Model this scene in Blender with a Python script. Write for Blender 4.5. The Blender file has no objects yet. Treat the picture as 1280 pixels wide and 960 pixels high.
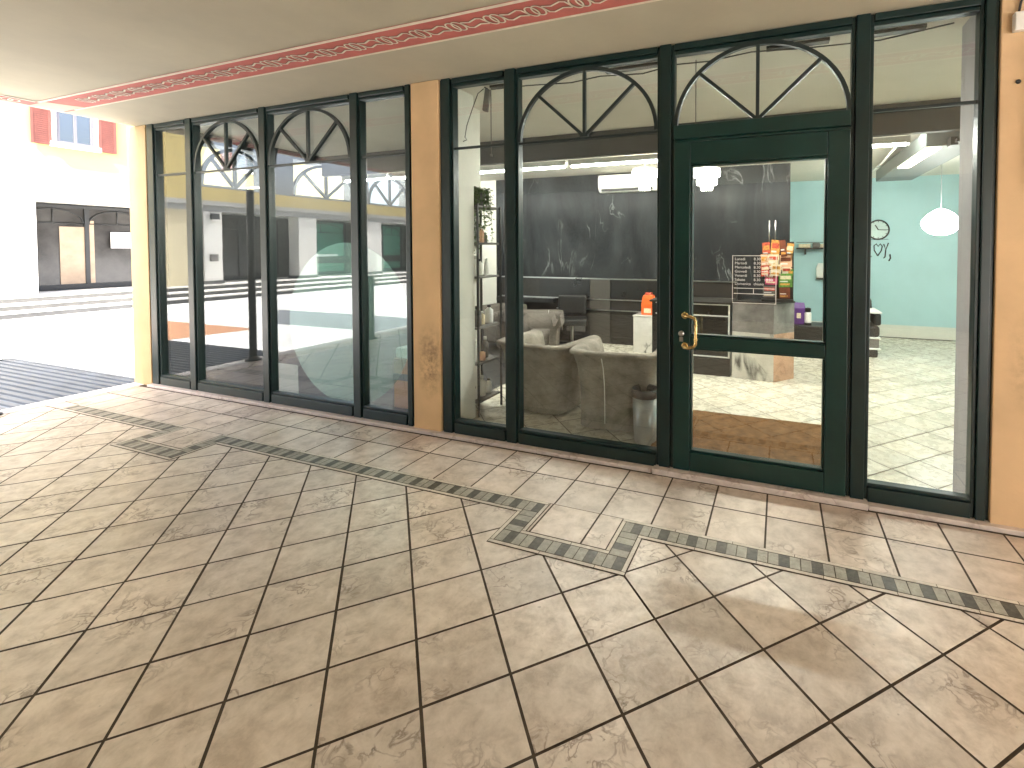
import bpy, math, random
from math import sin, cos, pi, radians
random.seed(7)
scene = bpy.context.scene
COL = scene.collection

# ------------------------------------------------------------------ materials
def new_mat(name):
    m = bpy.data.materials.new(name); m.use_nodes = True
    nt = m.node_tree
    return m, nt, nt.nodes['Principled BSDF']

def mat(name, col, rough=0.6, metal=0.0, var=0.08, scale=3.0, bump=0.0, bscale=60.0, spec=0.5, detail=6.0):
    """plain paint / stone / cloth: base colour broken up by noise, roughness too"""
    m, nt, b = new_mat(name)
    L = nt.links
    tc = nt.nodes.new('ShaderNodeTexCoord')
    n = nt.nodes.new('ShaderNodeTexNoise'); n.inputs['Scale'].default_value = scale; n.inputs['Detail'].default_value = detail
    n.inputs['Roughness'].default_value = 0.65
    L.new(tc.outputs['Object'], n.inputs['Vector'])
    r = nt.nodes.new('ShaderNodeValToRGB')
    c0 = [max(0, c * (1 - 2.2 * var)) for c in col]; c1 = [min(1, c * (1 + 1.6 * var)) for c in col]
    r.color_ramp.elements[0].position = 0.3; r.color_ramp.elements[1].position = 0.7
    r.color_ramp.elements[0].color = (*c0, 1); r.color_ramp.elements[1].color = (*c1, 1)
    L.new(n.outputs['Fac'], r.inputs['Fac']); L.new(r.outputs['Color'], b.inputs['Base Color'])
    mr = nt.nodes.new('ShaderNodeMapRange')
    mr.inputs['To Min'].default_value = max(0.03, rough - 0.1); mr.inputs['To Max'].default_value = min(1, rough + 0.1)
    L.new(n.outputs['Fac'], mr.inputs['Value']); L.new(mr.outputs['Result'], b.inputs['Roughness'])
    b.inputs['Metallic'].default_value = metal
    b.inputs['Specular IOR Level'].default_value = spec
    if bump:
        n2 = nt.nodes.new('ShaderNodeTexNoise'); n2.inputs['Scale'].default_value = bscale; n2.inputs['Detail'].default_value = 4
        L.new(tc.outputs['Object'], n2.inputs['Vector'])
        bp = nt.nodes.new('ShaderNodeBump'); bp.inputs['Strength'].default_value = bump; bp.inputs['Distance'].default_value = 0.01
        L.new(n2.outputs['Fac'], bp.inputs['Height']); L.new(bp.outputs['Normal'], b.inputs['Normal'])
    return m

def emit(name, col, strength):
    m, nt, b = new_mat(name)
    b.inputs['Base Color'].default_value = (0.8, 0.8, 0.78, 1)
    b.inputs['Emission Color'].default_value = (*col, 1); b.inputs['Emission Strength'].default_value = strength
    return m

def glass_mat(name, r0=0.06, tint=(0.93, 0.96, 0.95), wob=0.0, milk=0.0, milk_col=(0.75, 0.8, 0.8)):
    m, nt, b = new_mat(name); L = nt.links; nt.nodes.remove(b)
    out = nt.nodes['Material Output']
    geo = nt.nodes.new('ShaderNodeNewGeometry')
    dot = nt.nodes.new('ShaderNodeVectorMath'); dot.operation = 'DOT_PRODUCT'
    L.new(geo.outputs['Incoming'], dot.inputs[0]); L.new(geo.outputs['Normal'], dot.inputs[1])
    def mth(op, a, v=None):
        q = nt.nodes.new('ShaderNodeMath'); q.operation = op
        L.new(a, q.inputs[0])
        if v is not None: q.inputs[1].default_value = v
        return q.outputs[0]
    ab = mth('ABSOLUTE', dot.outputs['Value'])
    inv = nt.nodes.new('ShaderNodeMath'); inv.operation = 'SUBTRACT'; inv.inputs[0].default_value = 1.0; L.new(ab, inv.inputs[1])
    p5 = mth('POWER', inv.outputs[0], 5.0)
    sc = mth('MULTIPLY', p5, 1 - r0)
    fac = mth('ADD', sc, r0)
    tr = nt.nodes.new('ShaderNodeBsdfTransparent'); tr.inputs['Color'].default_value = (*tint, 1)
    gl = nt.nodes.new('ShaderNodeBsdfGlossy'); gl.inputs['Roughness'].default_value = 0.0; gl.inputs['Color'].default_value = (0.97, 0.98, 1, 1)
    if wob:
        tc = nt.nodes.new('ShaderNodeTexCoord'); n = nt.nodes.new('ShaderNodeTexNoise'); n.inputs['Scale'].default_value = 1.6
        n.inputs['Detail'].default_value = 1
        L.new(tc.outputs['Object'], n.inputs['Vector'])
        bp = nt.nodes.new('ShaderNodeBump'); bp.inputs['Strength'].default_value = wob; bp.inputs['Distance'].default_value = 0.02
        L.new(n.outputs['Fac'], bp.inputs['Height']); L.new(bp.outputs['Normal'], gl.inputs['Normal'])
    base = tr.outputs[0]
    if milk:
        df = nt.nodes.new('ShaderNodeBsdfTranslucent'); df.inputs['Color'].default_value = (*milk_col, 1)
        d2 = nt.nodes.new('ShaderNodeBsdfDiffuse'); d2.inputs['Color'].default_value = (*milk_col, 1)
        mm = nt.nodes.new('ShaderNodeMixShader'); mm.inputs[0].default_value = 0.5; L.new(df.outputs[0], mm.inputs[1]); L.new(d2.outputs[0], mm.inputs[2])
        mk = nt.nodes.new('ShaderNodeMixShader'); mk.inputs[0].default_value = milk
        L.new(tr.outputs[0], mk.inputs[1]); L.new(mm.outputs[0], mk.inputs[2]); base = mk.outputs[0]
    mix = nt.nodes.new('ShaderNodeMixShader')
    L.new(fac, mix.inputs[0]); L.new(base, mix.inputs[1]); L.new(gl.outputs[0], mix.inputs[2])
    L.new(mix.outputs[0], out.inputs['Surface'])
    return m

def tile_mat(name, c_lo, c_mid, c_hi, vein, rough=0.36, vscale=1.0, spec=0.65, wear=0.13):
    """glazed stoneware: cloudy body, thin brown veins, a tone per tile"""
    m, nt, b = new_mat(name); L = nt.links
    tc = nt.nodes.new('ShaderNodeTexCoord')
    at = nt.nodes.new('ShaderNodeAttribute'); at.attribute_name = 'tone'
    # shift the pattern from tile to tile
    sh = nt.nodes.new('ShaderNodeVectorMath'); sh.operation = 'MULTIPLY_ADD'
    L.new(at.outputs['Color'], sh.inputs[0]); sh.inputs[1].default_value = (7, 11, 5); L.new(tc.outputs['Object'], sh.inputs[2])
    n = nt.nodes.new('ShaderNodeTexNoise'); n.inputs['Scale'].default_value = 11 * vscale; n.inputs['Detail'].default_value = 9; n.inputs['Roughness'].default_value = 0.68
    n.inputs['Distortion'].default_value = 0.25
    L.new(sh.outputs[0], n.inputs['Vector'])
    r = nt.nodes.new('ShaderNodeValToRGB')
    e = r.color_ramp.elements
    e[0].position = 0.34; e[0].color = (*c_lo, 1); e[1].position = 0.66; e[1].color = (*c_hi, 1)
    k = e.new(0.5); k.color = (*c_mid, 1)
    L.new(n.outputs['Fac'], r.inputs['Fac'])
    # veins: the zero line of a second noise
    n2 = nt.nodes.new('ShaderNodeTexNoise'); n2.inputs['Scale'].default_value = 13 * vscale; n2.inputs['Detail'].default_value = 7; n2.inputs['Distortion'].default_value = 0.8
    L.new(sh.outputs[0], n2.inputs['Vector'])
    s = nt.nodes.new('ShaderNodeMath'); s.operation = 'SUBTRACT'; L.new(n2.outputs['Fac'], s.inputs[0]); s.inputs[1].default_value = 0.5
    a = nt.nodes.new('ShaderNodeMath'); a.operation = 'ABSOLUTE'; L.new(s.outputs[0], a.inputs[0])
    vr = nt.nodes.new('ShaderNodeValToRGB'); vr.color_ramp.elements[0].position = 0.0; vr.color_ramp.elements[0].color = (1, 1, 1, 1)
    vr.color_ramp.elements[1].position = 0.045; vr.color_ramp.elements[1].color = (0, 0, 0, 1)
    L.new(a.outputs[0], vr.inputs['Fac'])
    n3 = nt.nodes.new('ShaderNodeTexNoise'); n3.inputs['Scale'].default_value = 3.5 * vscale; L.new(sh.outputs[0], n3.inputs['Vector'])
    vm = nt.nodes.new('ShaderNodeMapRange'); vm.inputs['From Min'].default_value = 0.5; vm.inputs['From Max'].default_value = 0.66; vm.inputs['To Max'].default_value = 0.9
    L.new(n3.outputs['Fac'], vm.inputs['Value'])
    vf = nt.nodes.new('ShaderNodeMath'); vf.operation = 'MULTIPLY'; L.new(vr.outputs['Color'], vf.inputs[0]); L.new(vm.outputs['Result'], vf.inputs[1])
    mx = nt.nodes.new('ShaderNodeMix'); mx.data_type = 'RGBA'
    L.new(vf.outputs[0], mx.inputs['Factor']); L.new(r.outputs['Color'], mx.inputs['A']); mx.inputs['B'].default_value = (*vein, 1)
    hs = nt.nodes.new('ShaderNodeHueSaturation')
    sep = nt.nodes.new('ShaderNodeSeparateColor'); L.new(at.outputs['Color'], sep.inputs[0])
    mv = nt.nodes.new('ShaderNodeMapRange'); mv.inputs['To Min'].default_value = 0.90; mv.inputs['To Max'].default_value = 1.08
    L.new(sep.outputs[0], mv.inputs['Value']); L.new(mv.outputs['Result'], hs.inputs['Value'])
    ms = nt.nodes.new('ShaderNodeMapRange'); ms.inputs['To Min'].default_value = 0.90; ms.inputs['To Max'].default_value = 1.08
    L.new(sep.outputs[1], ms.inputs['Value']); L.new(ms.outputs['Result'], hs.inputs['Saturation'])
    L.new(mx.outputs['Result'], hs.inputs['Color'])
    w1 = nt.nodes.new('ShaderNodeTexNoise'); w1.inputs['Scale'].default_value = 0.9; w1.inputs['Detail'].default_value = 10; w1.inputs['Roughness'].default_value = 0.72
    L.new(tc.outputs['Object'], w1.inputs['Vector'])
    wr_ = nt.nodes.new('ShaderNodeMapRange'); wr_.inputs['From Min'].default_value = 0.35; wr_.inputs['From Max'].default_value = 0.62; wr_.inputs['To Min'].default_value = 1 - wear; wr_.inputs['To Max'].default_value = 1.03
    L.new(w1.outputs['Fac'], wr_.inputs['Value'])
    w2 = nt.nodes.new('ShaderNodeTexNoise'); w2.inputs['Scale'].default_value = 34; w2.inputs['Detail'].default_value = 4
    L.new(tc.outputs['Object'], w2.inputs['Vector'])
    w3 = nt.nodes.new('ShaderNodeMapRange'); w3.inputs['From Min'].default_value = 0.69; w3.inputs['From Max'].default_value = 0.75; w3.inputs['To Min'].default_value = 1.0; w3.inputs['To Max'].default_value = 1 - 2.2 * wear
    L.new(w2.outputs['Fac'], w3.inputs['Value'])
    wm = nt.nodes.new('ShaderNodeMath'); wm.operation = 'MULTIPLY'; L.new(wr_.outputs['Result'], wm.inputs[0]); L.new(w3.outputs['Result'], wm.inputs[1])
    wx = nt.nodes.new('ShaderNodeVectorMath'); wx.operation = 'SCALE'; L.new(hs.outputs['Color'], wx.inputs[0]); L.new(wm.outputs[0], wx.inputs['Scale'])
    L.new(wx.outputs[0], b.inputs['Base Color'])
    rr = nt.nodes.new('ShaderNodeMapRange'); rr.inputs['To Min'].default_value = rough - 0.1; rr.inputs['To Max'].default_value = rough + 0.14
    L.new(n2.outputs['Fac'], rr.inputs['Value']); L.new(rr.outputs['Result'], b.inputs['Roughness'])
    b.inputs['Specular IOR Level'].default_value = spec
    bp = nt.nodes.new('ShaderNodeBump'); bp.inputs['Strength'].default_value = 0.25; bp.inputs['Distance'].default_value = 0.004
    L.new(n.outputs['Fac'], bp.inputs['Height']); L.new(bp.outputs['Normal'], b.inputs['Normal'])
    return m

def marble_mat(name, base, vein, scale=2.0, width=0.05, rough=0.25, cloud=None, stretch=(1, 1, 1), rot=0.6, spec=0.5):
    m, nt, b = new_mat(name); L = nt.links
    tc = nt.nodes.new('ShaderNodeTexCoord')
    mp = nt.nodes.new('ShaderNodeMapping'); mp.inputs['Scale'].default_value = stretch; mp.inputs['Rotation'].default_value = (0, rot, 0.3)
    L.new(tc.outputs['Object'], mp.inputs['Vector'])
    n = nt.nodes.new('ShaderNodeTexNoise'); n.inputs['Scale'].default_value = scale; n.inputs['Detail'].default_value = 7; n.inputs['Distortion'].default_value = 1.2
    L.new(mp.outputs[0], n.inputs['Vector'])
    s = nt.nodes.new('ShaderNodeMath'); s.operation = 'SUBTRACT'; L.new(n.outputs['Fac'], s.inputs[0]); s.inputs[1].default_value = 0.5
    a = nt.nodes.new('ShaderNodeMath'); a.operation = 'ABSOLUTE'; L.new(s.outputs[0], a.inputs[0])
    vr = nt.nodes.new('ShaderNodeValToRGB'); vr.color_ramp.elements[0].color = (1, 1, 1, 1); vr.color_ramp.elements[1].position = width; vr.color_ramp.elements[1].color = (0, 0, 0, 1)
    L.new(a.outputs[0], vr.inputs['Fac'])
    n3 = nt.nodes.new('ShaderNodeTexNoise'); n3.inputs['Scale'].default_value = scale * 0.9; n3.inputs['Detail'].default_value = 3; L.new(tc.outputs['Object'], n3.inputs['Vector'])
    vm = nt.nodes.new('ShaderNodeMapRange'); vm.inputs['From Min'].default_value = 0.48; vm.inputs['From Max'].default_value = 0.66
    L.new(n3.outputs['Fac'], vm.inputs['Value'])
    vf = nt.nodes.new('ShaderNodeMath'); vf.operation = 'MULTIPLY'; L.new(vr.outputs['Color'], vf.inputs[0]); L.new(vm.outputs['Result'], vf.inputs[1])
    cl = nt.nodes.new('ShaderNodeMix'); cl.data_type = 'RGBA'
    c2 = cloud or [min(1, c * 1.25) for c in base]
    cr = nt.nodes.new('ShaderNodeMapRange'); cr.inputs['From Min'].default_value = 0.4; cr.inputs['From Max'].default_value = 0.75
    n4 = nt.nodes.new('ShaderNodeTexNoise'); n4.inputs['Scale'].default_value = scale * 0.6; n4.inputs['Detail'].default_value = 9; n4.inputs['Roughness'].default_value = 0.7; n4.inputs['Distortion'].default_value = 1.5
    L.new(mp.outputs[0], n4.inputs['Vector']); L.new(n4.outputs['Fac'], cr.inputs['Value']); L.new(cr.outputs['Result'], cl.inputs['Factor'])
    cl.inputs['A'].default_value = (*base, 1); cl.inputs['B'].default_value = (*c2, 1)
    mx = nt.nodes.new('ShaderNodeMix'); mx.data_type = 'RGBA'
    L.new(vf.outputs[0], mx.inputs['Factor']); L.new(cl.outputs['Result'], mx.inputs['A']); mx.inputs['B'].default_value = (*vein, 1)
    L.new(mx.outputs['Result'], b.inputs['Base Color']); b.inputs['Roughness'].default_value = rough; b.inputs['Specular IOR Level'].default_value = spec
    return m

def stain_wall(name, col, stain, centre, rad, amount=0.5):
    """painted plaster with a scuffed dirty patch of its own round `centre` (object space)"""
    m, nt, b = new_mat(name); L = nt.links
    tc = nt.nodes.new('ShaderNodeTexCoord')
    n = nt.nodes.new('ShaderNodeTexNoise'); n.inputs['Scale'].default_value = 2.2; n.inputs['Detail'].default_value = 8
    L.new(tc.outputs['Object'], n.inputs['Vector'])
    r = nt.nodes.new('ShaderNodeValToRGB'); r.color_ramp.elements[0].position = 0.3; r.color_ramp.elements[1].position = 0.72
    r.color_ramp.elements[0].color = (*[c * 0.82 for c in col], 1); r.color_ramp.elements[1].color = (*[c * 1.1 for c in col], 1)
    L.new(n.outputs['Fac'], r.inputs['Fac'])
    sub = nt.nodes.new('ShaderNodeVectorMath'); sub.operation = 'SUBTRACT'; L.new(tc.outputs['Object'], sub.inputs[0]); sub.inputs[1].default_value = centre
    dv = nt.nodes.new('ShaderNodeVectorMath'); dv.operation = 'DIVIDE'; L.new(sub.outputs[0], dv.inputs[0]); dv.inputs[1].default_value = rad
    ln = nt.nodes.new('ShaderNodeVectorMath'); ln.operation = 'LENGTH'; L.new(dv.outputs[0], ln.inputs[0])
    n2 = nt.nodes.new('ShaderNodeTexNoise'); n2.inputs['Scale'].default_value = 14; n2.inputs['Detail'].default_value = 6; n2.inputs['Roughness'].default_value = 0.75
    L.new(tc.outputs['Object'], n2.inputs['Vector'])
    mr = nt.nodes.new('ShaderNodeMapRange'); mr.inputs['From Min'].default_value = 1.0; mr.inputs['From Max'].default_value = 0.1
    L.new(ln.outputs['Value'], mr.inputs['Value'])
    m2 = nt.nodes.new('ShaderNodeMapRange'); m2.inputs['From Min'].default_value = 0.38; m2.inputs['From Max'].default_value = 0.62
    L.new(n2.outputs['Fac'], m2.inputs['Value'])
    ml = nt.nodes.new('ShaderNodeMath'); ml.operation = 'MULTIPLY'; L.new(mr.outputs['Result'], ml.inputs[0]); L.new(m2.outputs['Result'], ml.inputs[1])
    m3 = nt.nodes.new('ShaderNodeMath'); m3.operation = 'MULTIPLY'; L.new(ml.outputs[0], m3.inputs[0]); m3.inputs[1].default_value = amount
    mx = nt.nodes.new('ShaderNodeMix'); mx.data_type = 'RGBA'
    L.new(m3.outputs[0], mx.inputs['Factor']); L.new(r.outputs['Color'], mx.inputs['A']); mx.inputs['B'].default_value = (*stain, 1)
    L.new(mx.outputs['Result'], b.inputs['Base Color']); b.inputs['Roughness'].default_value = 0.75
    bp = nt.nodes.new('ShaderNodeBump'); bp.inputs['Strength'].default_value = 0.25; bp.inputs['Distance'].default_value = 0.006
    n5 = nt.nodes.new('ShaderNodeTexNoise'); n5.inputs['Scale'].default_value = 45; n5.inputs['Detail'].default_value = 6; L.new(tc.outputs['Object'], n5.inputs['Vector'])
    L.new(n5.outputs['Fac'], bp.inputs['Height']); L.new(bp.outputs['Normal'], b.inputs['Normal'])
    return m

# ------------------------------------------------------------------ mesh builder
class MB:
    def __init__(s): s.v = []; s.f = []; s.mi = []; s.tone = []; s.sm = []
    def face(s, pts, mi=0, tone=(0.5, 0.5, 0.5), smooth=False):
        i = len(s.v); s.v += [tuple(p) for p in pts]; s.f.append(tuple(range(i, i + len(pts)))); s.mi.append(mi); s.tone.append(tone); s.sm.append(smooth)
    def box(s, x0, x1, y0, y1, z0, z1, mi=0, rz=0, piv=None):
        if x0 > x1: x0, x1 = x1, x0
        if y0 > y1: y0, y1 = y1, y0
        if z0 > z1: z0, z1 = z1, z0
        P = [(x0, y0, z0), (x1, y0, z0), (x1, y1, z0), (x0, y1, z0), (x0, y0, z1), (x1, y0, z1), (x1, y1, z1), (x0, y1, z1)]
        if rz:
            px, py = piv or ((x0 + x1) / 2, (y0 + y1) / 2); c, q = cos(rz), sin(rz)
            P = [(px + (x - px) * c - (y - py) * q, py + (x - px) * q + (y - py) * c, z) for x, y, z in P]
        i = len(s.v); s.v += P
        for f in ((3, 2, 1, 0), (4, 5, 6, 7), (0, 1, 5, 4), (1, 2, 6, 5), (2, 3, 7, 6), (3, 0, 4, 7)):
            s.f.append(tuple(i + k for k in f)); s.mi.append(mi); s.tone.append((0.5, 0.5, 0.5)); s.sm.append(False)
    def rings(s, rings, mi=0, close=True, cap0=True, cap1=True, smooth=True):
        i = len(s.v); n = len(rings[0])
        for r in rings: s.v += [tuple(p) for p in r]
        for k in range(len(rings) - 1):
            for j in range(n if close else n - 1):
                a = i + k * n + j; b_ = i + k * n + (j + 1) % n
                s.f.append((a, b_, b_ + n, a + n)); s.mi.append(mi); s.tone.append((0.5,) * 3); s.sm.append(smooth)
        if cap0: s.f.append(tuple(i + j for j in reversed(range(n)))); s.mi.append(mi); s.tone.append((0.5,) * 3); s.sm.append(False)
        if cap1: s.f.append(tuple(i + (len(rings) - 1) * n + j for j in range(n))); s.mi.append(mi); s.tone.append((0.5,) * 3); s.sm.append(False)
    def lathe(s, prof, cx=0, cy=0, n=24, mi=0, cap0=True, cap1=True, sx=1, sy=1):
        s.rings([[(cx + r * sx * cos(2 * pi * j / n), cy + r * sy * sin(2 * pi * j / n), z) for j in range(n)] for r, z in prof], mi, True, cap0, cap1)
    def tube(s, path, r, n=8, mi=0, closed=False, square=False, sy=1.0, up=(0, 1, 0)):
        m = len(path); R = []
        for k, p in enumerate(path):
            a = path[(k - 1) % m] if (closed or k > 0) else path[k]
            c = path[(k + 1) % m] if (closed or k < m - 1) else path[k]
            t = [c[q] - a[q] for q in range(3)]; l = math.sqrt(sum(q * q for q in t)) or 1; t = [q / l for q in t]
            u = up if abs(sum(t[q] * up[q] for q in range(3))) < 0.95 else (1, 0, 0) if abs(t[0]) < 0.9 else (0, 0, 1)
            d = sum(t[q] * u[q] for q in range(3)); e = [u[q] - d * t[q] for q in range(3)]; l = math.sqrt(sum(q * q for q in e)); e = [q / l for q in e]
            g = [t[1] * e[2] - t[2] * e[1], t[2] * e[0] - t[0] * e[2], t[0] * e[1] - t[1] * e[0]]
            if square:
                R.append([[p[q] + r * (sy * ce * e[q] + cg * g[q]) for q in range(3)] for ce, cg in ((1, 1), (-1, 1), (-1, -1), (1, -1))])
            else:
                R.append([[p[q] + r * (cos(2 * pi * j / n) * e[q] * sy + sin(2 * pi * j / n) * g[q]) for q in range(3)] for j in range(n)])
        if closed: R.append(R[0])
        s.rings(R, mi, True, not closed, not closed, smooth=not square)
    def build(s, name, mats, parent=None, bevel=0.0, seg=2):
        me = bpy.data.meshes.new(name); me.from_pydata(s.v, [], s.f)
        if not isinstance(mats, (list, tuple)): mats = [mats]
        for m in mats: me.materials.append(m)
        me.polygons.foreach_set('material_index', s.mi); me.polygons.foreach_set('use_smooth', s.sm)
        at = me.attributes.new('tone', 'FLOAT_COLOR', 'FACE')
        at.data.foreach_set('color', [c for t in s.tone for c in (*t, 1.0)])
        me.update()
        o = bpy.data.objects.new(name, me); COL.objects.link(o)
        if parent is not None: o.parent = parent
        if bevel:
            b = o.modifiers.new('edge', 'BEVEL'); b.width = bevel; b.segments = seg; b.limit_method = 'ANGLE'; b.angle_limit = radians(40)
        return o

def tag(o, label=None, cat=None, group=None, kind=None):
    if label: o['label'] = label
    if cat: o['category'] = cat
    if group: o['group'] = group
    if kind: o['kind'] = kind
    return o
def thing(name, label, cat, loc=(0, 0, 0), group=None, rz=0):
    o = bpy.data.objects.new(name, None); COL.objects.link(o); o.location = loc; o.rotation_euler.z = rz; o.empty_display_size = 0.1
    return tag(o, label, cat, group)
def boxpart(name, mats, parent, *b, bevel=0.0):
    m = MB()
    for q in b: m.box(*q)
    return m.build(name, mats, parent, bevel)
def struct(o): o['kind'] = 'structure'; return o
def children(o): return [c for c in bpy.data.objects if c.parent == o]
def copy_tree(o, parent=None):
    c = o.copy(); COL.objects.link(c); c.parent = parent
    for ch in children(o): copy_tree(ch, c)
    return c
def text_mesh(body, size, name, m, parent, loc, align='LEFT', ext=0.0005):
    cu = bpy.data.curves.new(name, 'FONT'); cu.body = body; cu.size = size; cu.align_x = align; cu.extrude = ext; cu.resolution_u = 3
    t = bpy.data.objects.new(name, cu); COL.objects.link(t)
    me = bpy.data.meshes.new_from_object(t.evaluated_get(bpy.context.evaluated_depsgraph_get()))
    bpy.data.objects.remove(t); me.materials.clear(); me.materials.append(m)
    for v in me.vertices:                                    # stand the text up, facing -y
        x, y, z = v.co; v.co = (x, -z, y)
    o = bpy.data.objects.new(name, me); COL.objects.link(o); o.parent = parent; o.location = loc
    return o

# ------------------------------------------------------------------ palette
M = dict(
    green=mat('green_paint', (0.004, 0.019, 0.018), 0.34, var=0.12, scale=4, bump=0.03),
    green_d=mat('door_green_paint', (0.003, 0.028, 0.024), 0.32, var=0.12, scale=4, bump=0.03),
    arch=mat('fanlight_paint', (0.012, 0.022, 0.022), 0.4, var=0.1),
    orange=mat('orange_plaster', (0.62, 0.36, 0.13), 0.75, var=0.06, bump=0.2),
    ceil=mat('portico_ceiling_paint', (0.50, 0.465, 0.355), 0.85, var=0.05, scale=1.1, bump=0.08, bscale=25),
    red=mat('red_fresco', (0.57, 0.16, 0.135), 0.8, var=0.08, scale=6),
    cream=mat('cream_fresco', (0.86, 0.77, 0.64), 0.8, var=0.06, scale=9),
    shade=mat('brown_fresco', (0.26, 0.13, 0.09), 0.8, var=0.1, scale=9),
    white=mat('white_paint', (0.80, 0.79, 0.75), 0.6, var=0.03),
    plast=mat('white_plastic', (0.78, 0.77, 0.72), 0.35, var=0.02),
    inwall=mat('interior_white_wall', (0.76, 0.74, 0.67), 0.8, var=0.03),
    inceil=mat('interior_ceiling_paint', (0.70, 0.67, 0.60), 0.85, var=0.02),
    mint=mat('mint_wall_paint', (0.46, 0.68, 0.71), 0.7, var=0.03, scale=1.5),
    black=mat('black_lacquer', (0.010, 0.011, 0.012), 0.3, var=0.1),
    blackm=mat('black_metal', (0.016, 0.017, 0.018), 0.42, var=0.1),
    dark=mat('dark_wood', (0.020, 0.018, 0.0165), 0.4, var=0.15, scale=8),
    steel=mat('brushed_steel', (0.55, 0.55, 0.53), 0.3, metal=1.0, var=0.04),
    brass=mat('brass', (0.72, 0.52, 0.22), 0.26, metal=1.0, var=0.08, scale=14),
    suede=mat('grey_suede', (0.31, 0.28, 0.24), 0.9, var=0.16, scale=7, bump=0.3, bscale=220, spec=0.2),
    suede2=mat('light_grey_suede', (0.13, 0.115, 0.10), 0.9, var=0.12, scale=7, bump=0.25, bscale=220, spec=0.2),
    leather=mat('black_leather', (0.016, 0.016, 0.016), 0.42, var=0.12, bump=0.2, bscale=90),
    redwood=mat('red_brown_wood', (0.20, 0.055, 0.028), 0.35, var=0.18, scale=12),
    mat_=mat('coir_mat', (0.20, 0.105, 0.045), 0.95, var=0.22, scale=16, bump=0.8, bscale=300, spec=0.1),
    orangep=mat('orange_plastic', (0.80, 0.13, 0.02), 0.35, var=0.1),
    peach=mat('peach_card', (0.80, 0.47, 0.30), 0.6, var=0.06),
    purple=mat('purple_plastic', (0.11, 0.03, 0.22), 0.4, var=0.12),
    stone=mat('pale_paving_stone', (0.48, 0.485, 0.48), 0.8, var=0.09, scale=1.2, bump=0.2, bscale=30),
    kerb=mat('white_kerb_stone', (0.74, 0.72, 0.68), 0.7, var=0.05, scale=5, bump=0.15),
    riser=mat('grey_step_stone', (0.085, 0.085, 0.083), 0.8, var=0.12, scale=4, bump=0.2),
    yellow=mat('yellow_render', (0.40, 0.32, 0.13), 0.85, var=0.03, scale=1.0, bump=0.15),
    offwhite=mat('offwhite_render', (0.62, 0.61, 0.57), 0.85, var=0.03, scale=1.0, bump=0.15),
    fascia=mat('grey_fascia_render', (0.30, 0.30, 0.285), 0.85, var=0.04, scale=1.0, bump=0.15),
    greystone=mat('grey_polished_stone', (0.25, 0.235, 0.23), 0.2, var=0.2, scale=5),
    jamb=mat('grey_jamb_paint', (0.40, 0.40, 0.43), 0.7, var=0.05, scale=4),
    shutter=mat('brick_red_shutter_paint', (0.13, 0.04, 0.03), 0.6, var=0.1, scale=8),
    greensh=mat('green_shop_panel', (0.055, 0.23, 0.165), 0.5, var=0.08),
    shopdark=mat('dark_shop_glass', (0.05, 0.047, 0.044), 0.12, var=0.2, scale=1.3),
    shopbeige=mat('shop_interior_beige', (0.35, 0.26, 0.18), 0.7, var=0.1),
    ground_shade=mat('painted_ground_shade', (0.10, 0.115, 0.13), 0.8, var=0.12, scale=3),  # shade on the piazza put into a flat colour
    terra=mat('orange_patch', (0.27, 0.13, 0.065), 0.85, var=0.1, scale=3),
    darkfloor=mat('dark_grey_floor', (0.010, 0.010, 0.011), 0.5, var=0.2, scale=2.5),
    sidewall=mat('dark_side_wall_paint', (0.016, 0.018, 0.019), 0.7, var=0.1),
    leaf=mat('plant_leaf', (0.10, 0.17, 0.05), 0.5, var=0.25, scale=20),
    pot=mat('pot_clay', (0.10, 0.10, 0.09), 0.6),
    ink=mat('black_ink', (0.02, 0.02, 0.022), 0.6),
    grey=mat('light_grey_print', (0.32, 0.33, 0.35), 0.7),
    vinyl=mat('white_vinyl', (0.82, 0.82, 0.80), 0.5, var=0.02),
    duct=mat('grey_sheet_metal', (0.13, 0.15, 0.15), 0.5, var=0.06, metal=0.3),
    grille=mat('grate_metal', (0.022, 0.027, 0.036), 0.55, metal=0.2, var=0.15),
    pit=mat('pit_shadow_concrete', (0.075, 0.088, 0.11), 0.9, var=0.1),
    papr=mat('paper_red', (0.62, 0.09, 0.05), 0.6, var=0.3, scale=40),
    papo=mat('paper_orange', (0.80, 0.33, 0.07), 0.6, var=0.3, scale=40),
    papg=mat('paper_green', (0.12, 0.32, 0.05), 0.6, var=0.3, scale=40),
    papc=mat('paper_cream', (0.80, 0.68, 0.47), 0.6, var=0.1, scale=40),
    papm=mat('paper_magenta', (0.55, 0.05, 0.16), 0.6, var=0.2, scale=40),
    beam=mat('blue_grey_beam_paint', (0.030, 0.035, 0.042), 0.5, var=0.1),
    pilaster=mat('dark_taupe_panel', (0.055, 0.05, 0.043), 0.5, var=0.1),
    cream_r=mat('cream_render', (0.46, 0.405, 0.27), 0.85, var=0.03, scale=1.0, bump=0.15),
    cornerp=mat('pale_pink_fresco', (0.66, 0.47, 0.38), 0.8, var=0.06, scale=9),
    sash=mat('grey_sash_paint', (0.10, 0.10, 0.12), 0.6),
    rubber=mat('cable_rubber', (0.02, 0.02, 0.02), 0.6),
    dirty=mat('dusty_grey', (0.16, 0.15, 0.14), 0.8),
    rearwall=mat('rear_wall_plaster', (0.24, 0.20, 0.16), 0.85, var=0.06, scale=1.2),
)
M['tile'] = tile_mat('portico_tile', (0.50, 0.42, 0.345), (0.645, 0.56, 0.475), (0.75, 0.665, 0.58), (0.27, 0.20, 0.15), 0.34)
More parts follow.
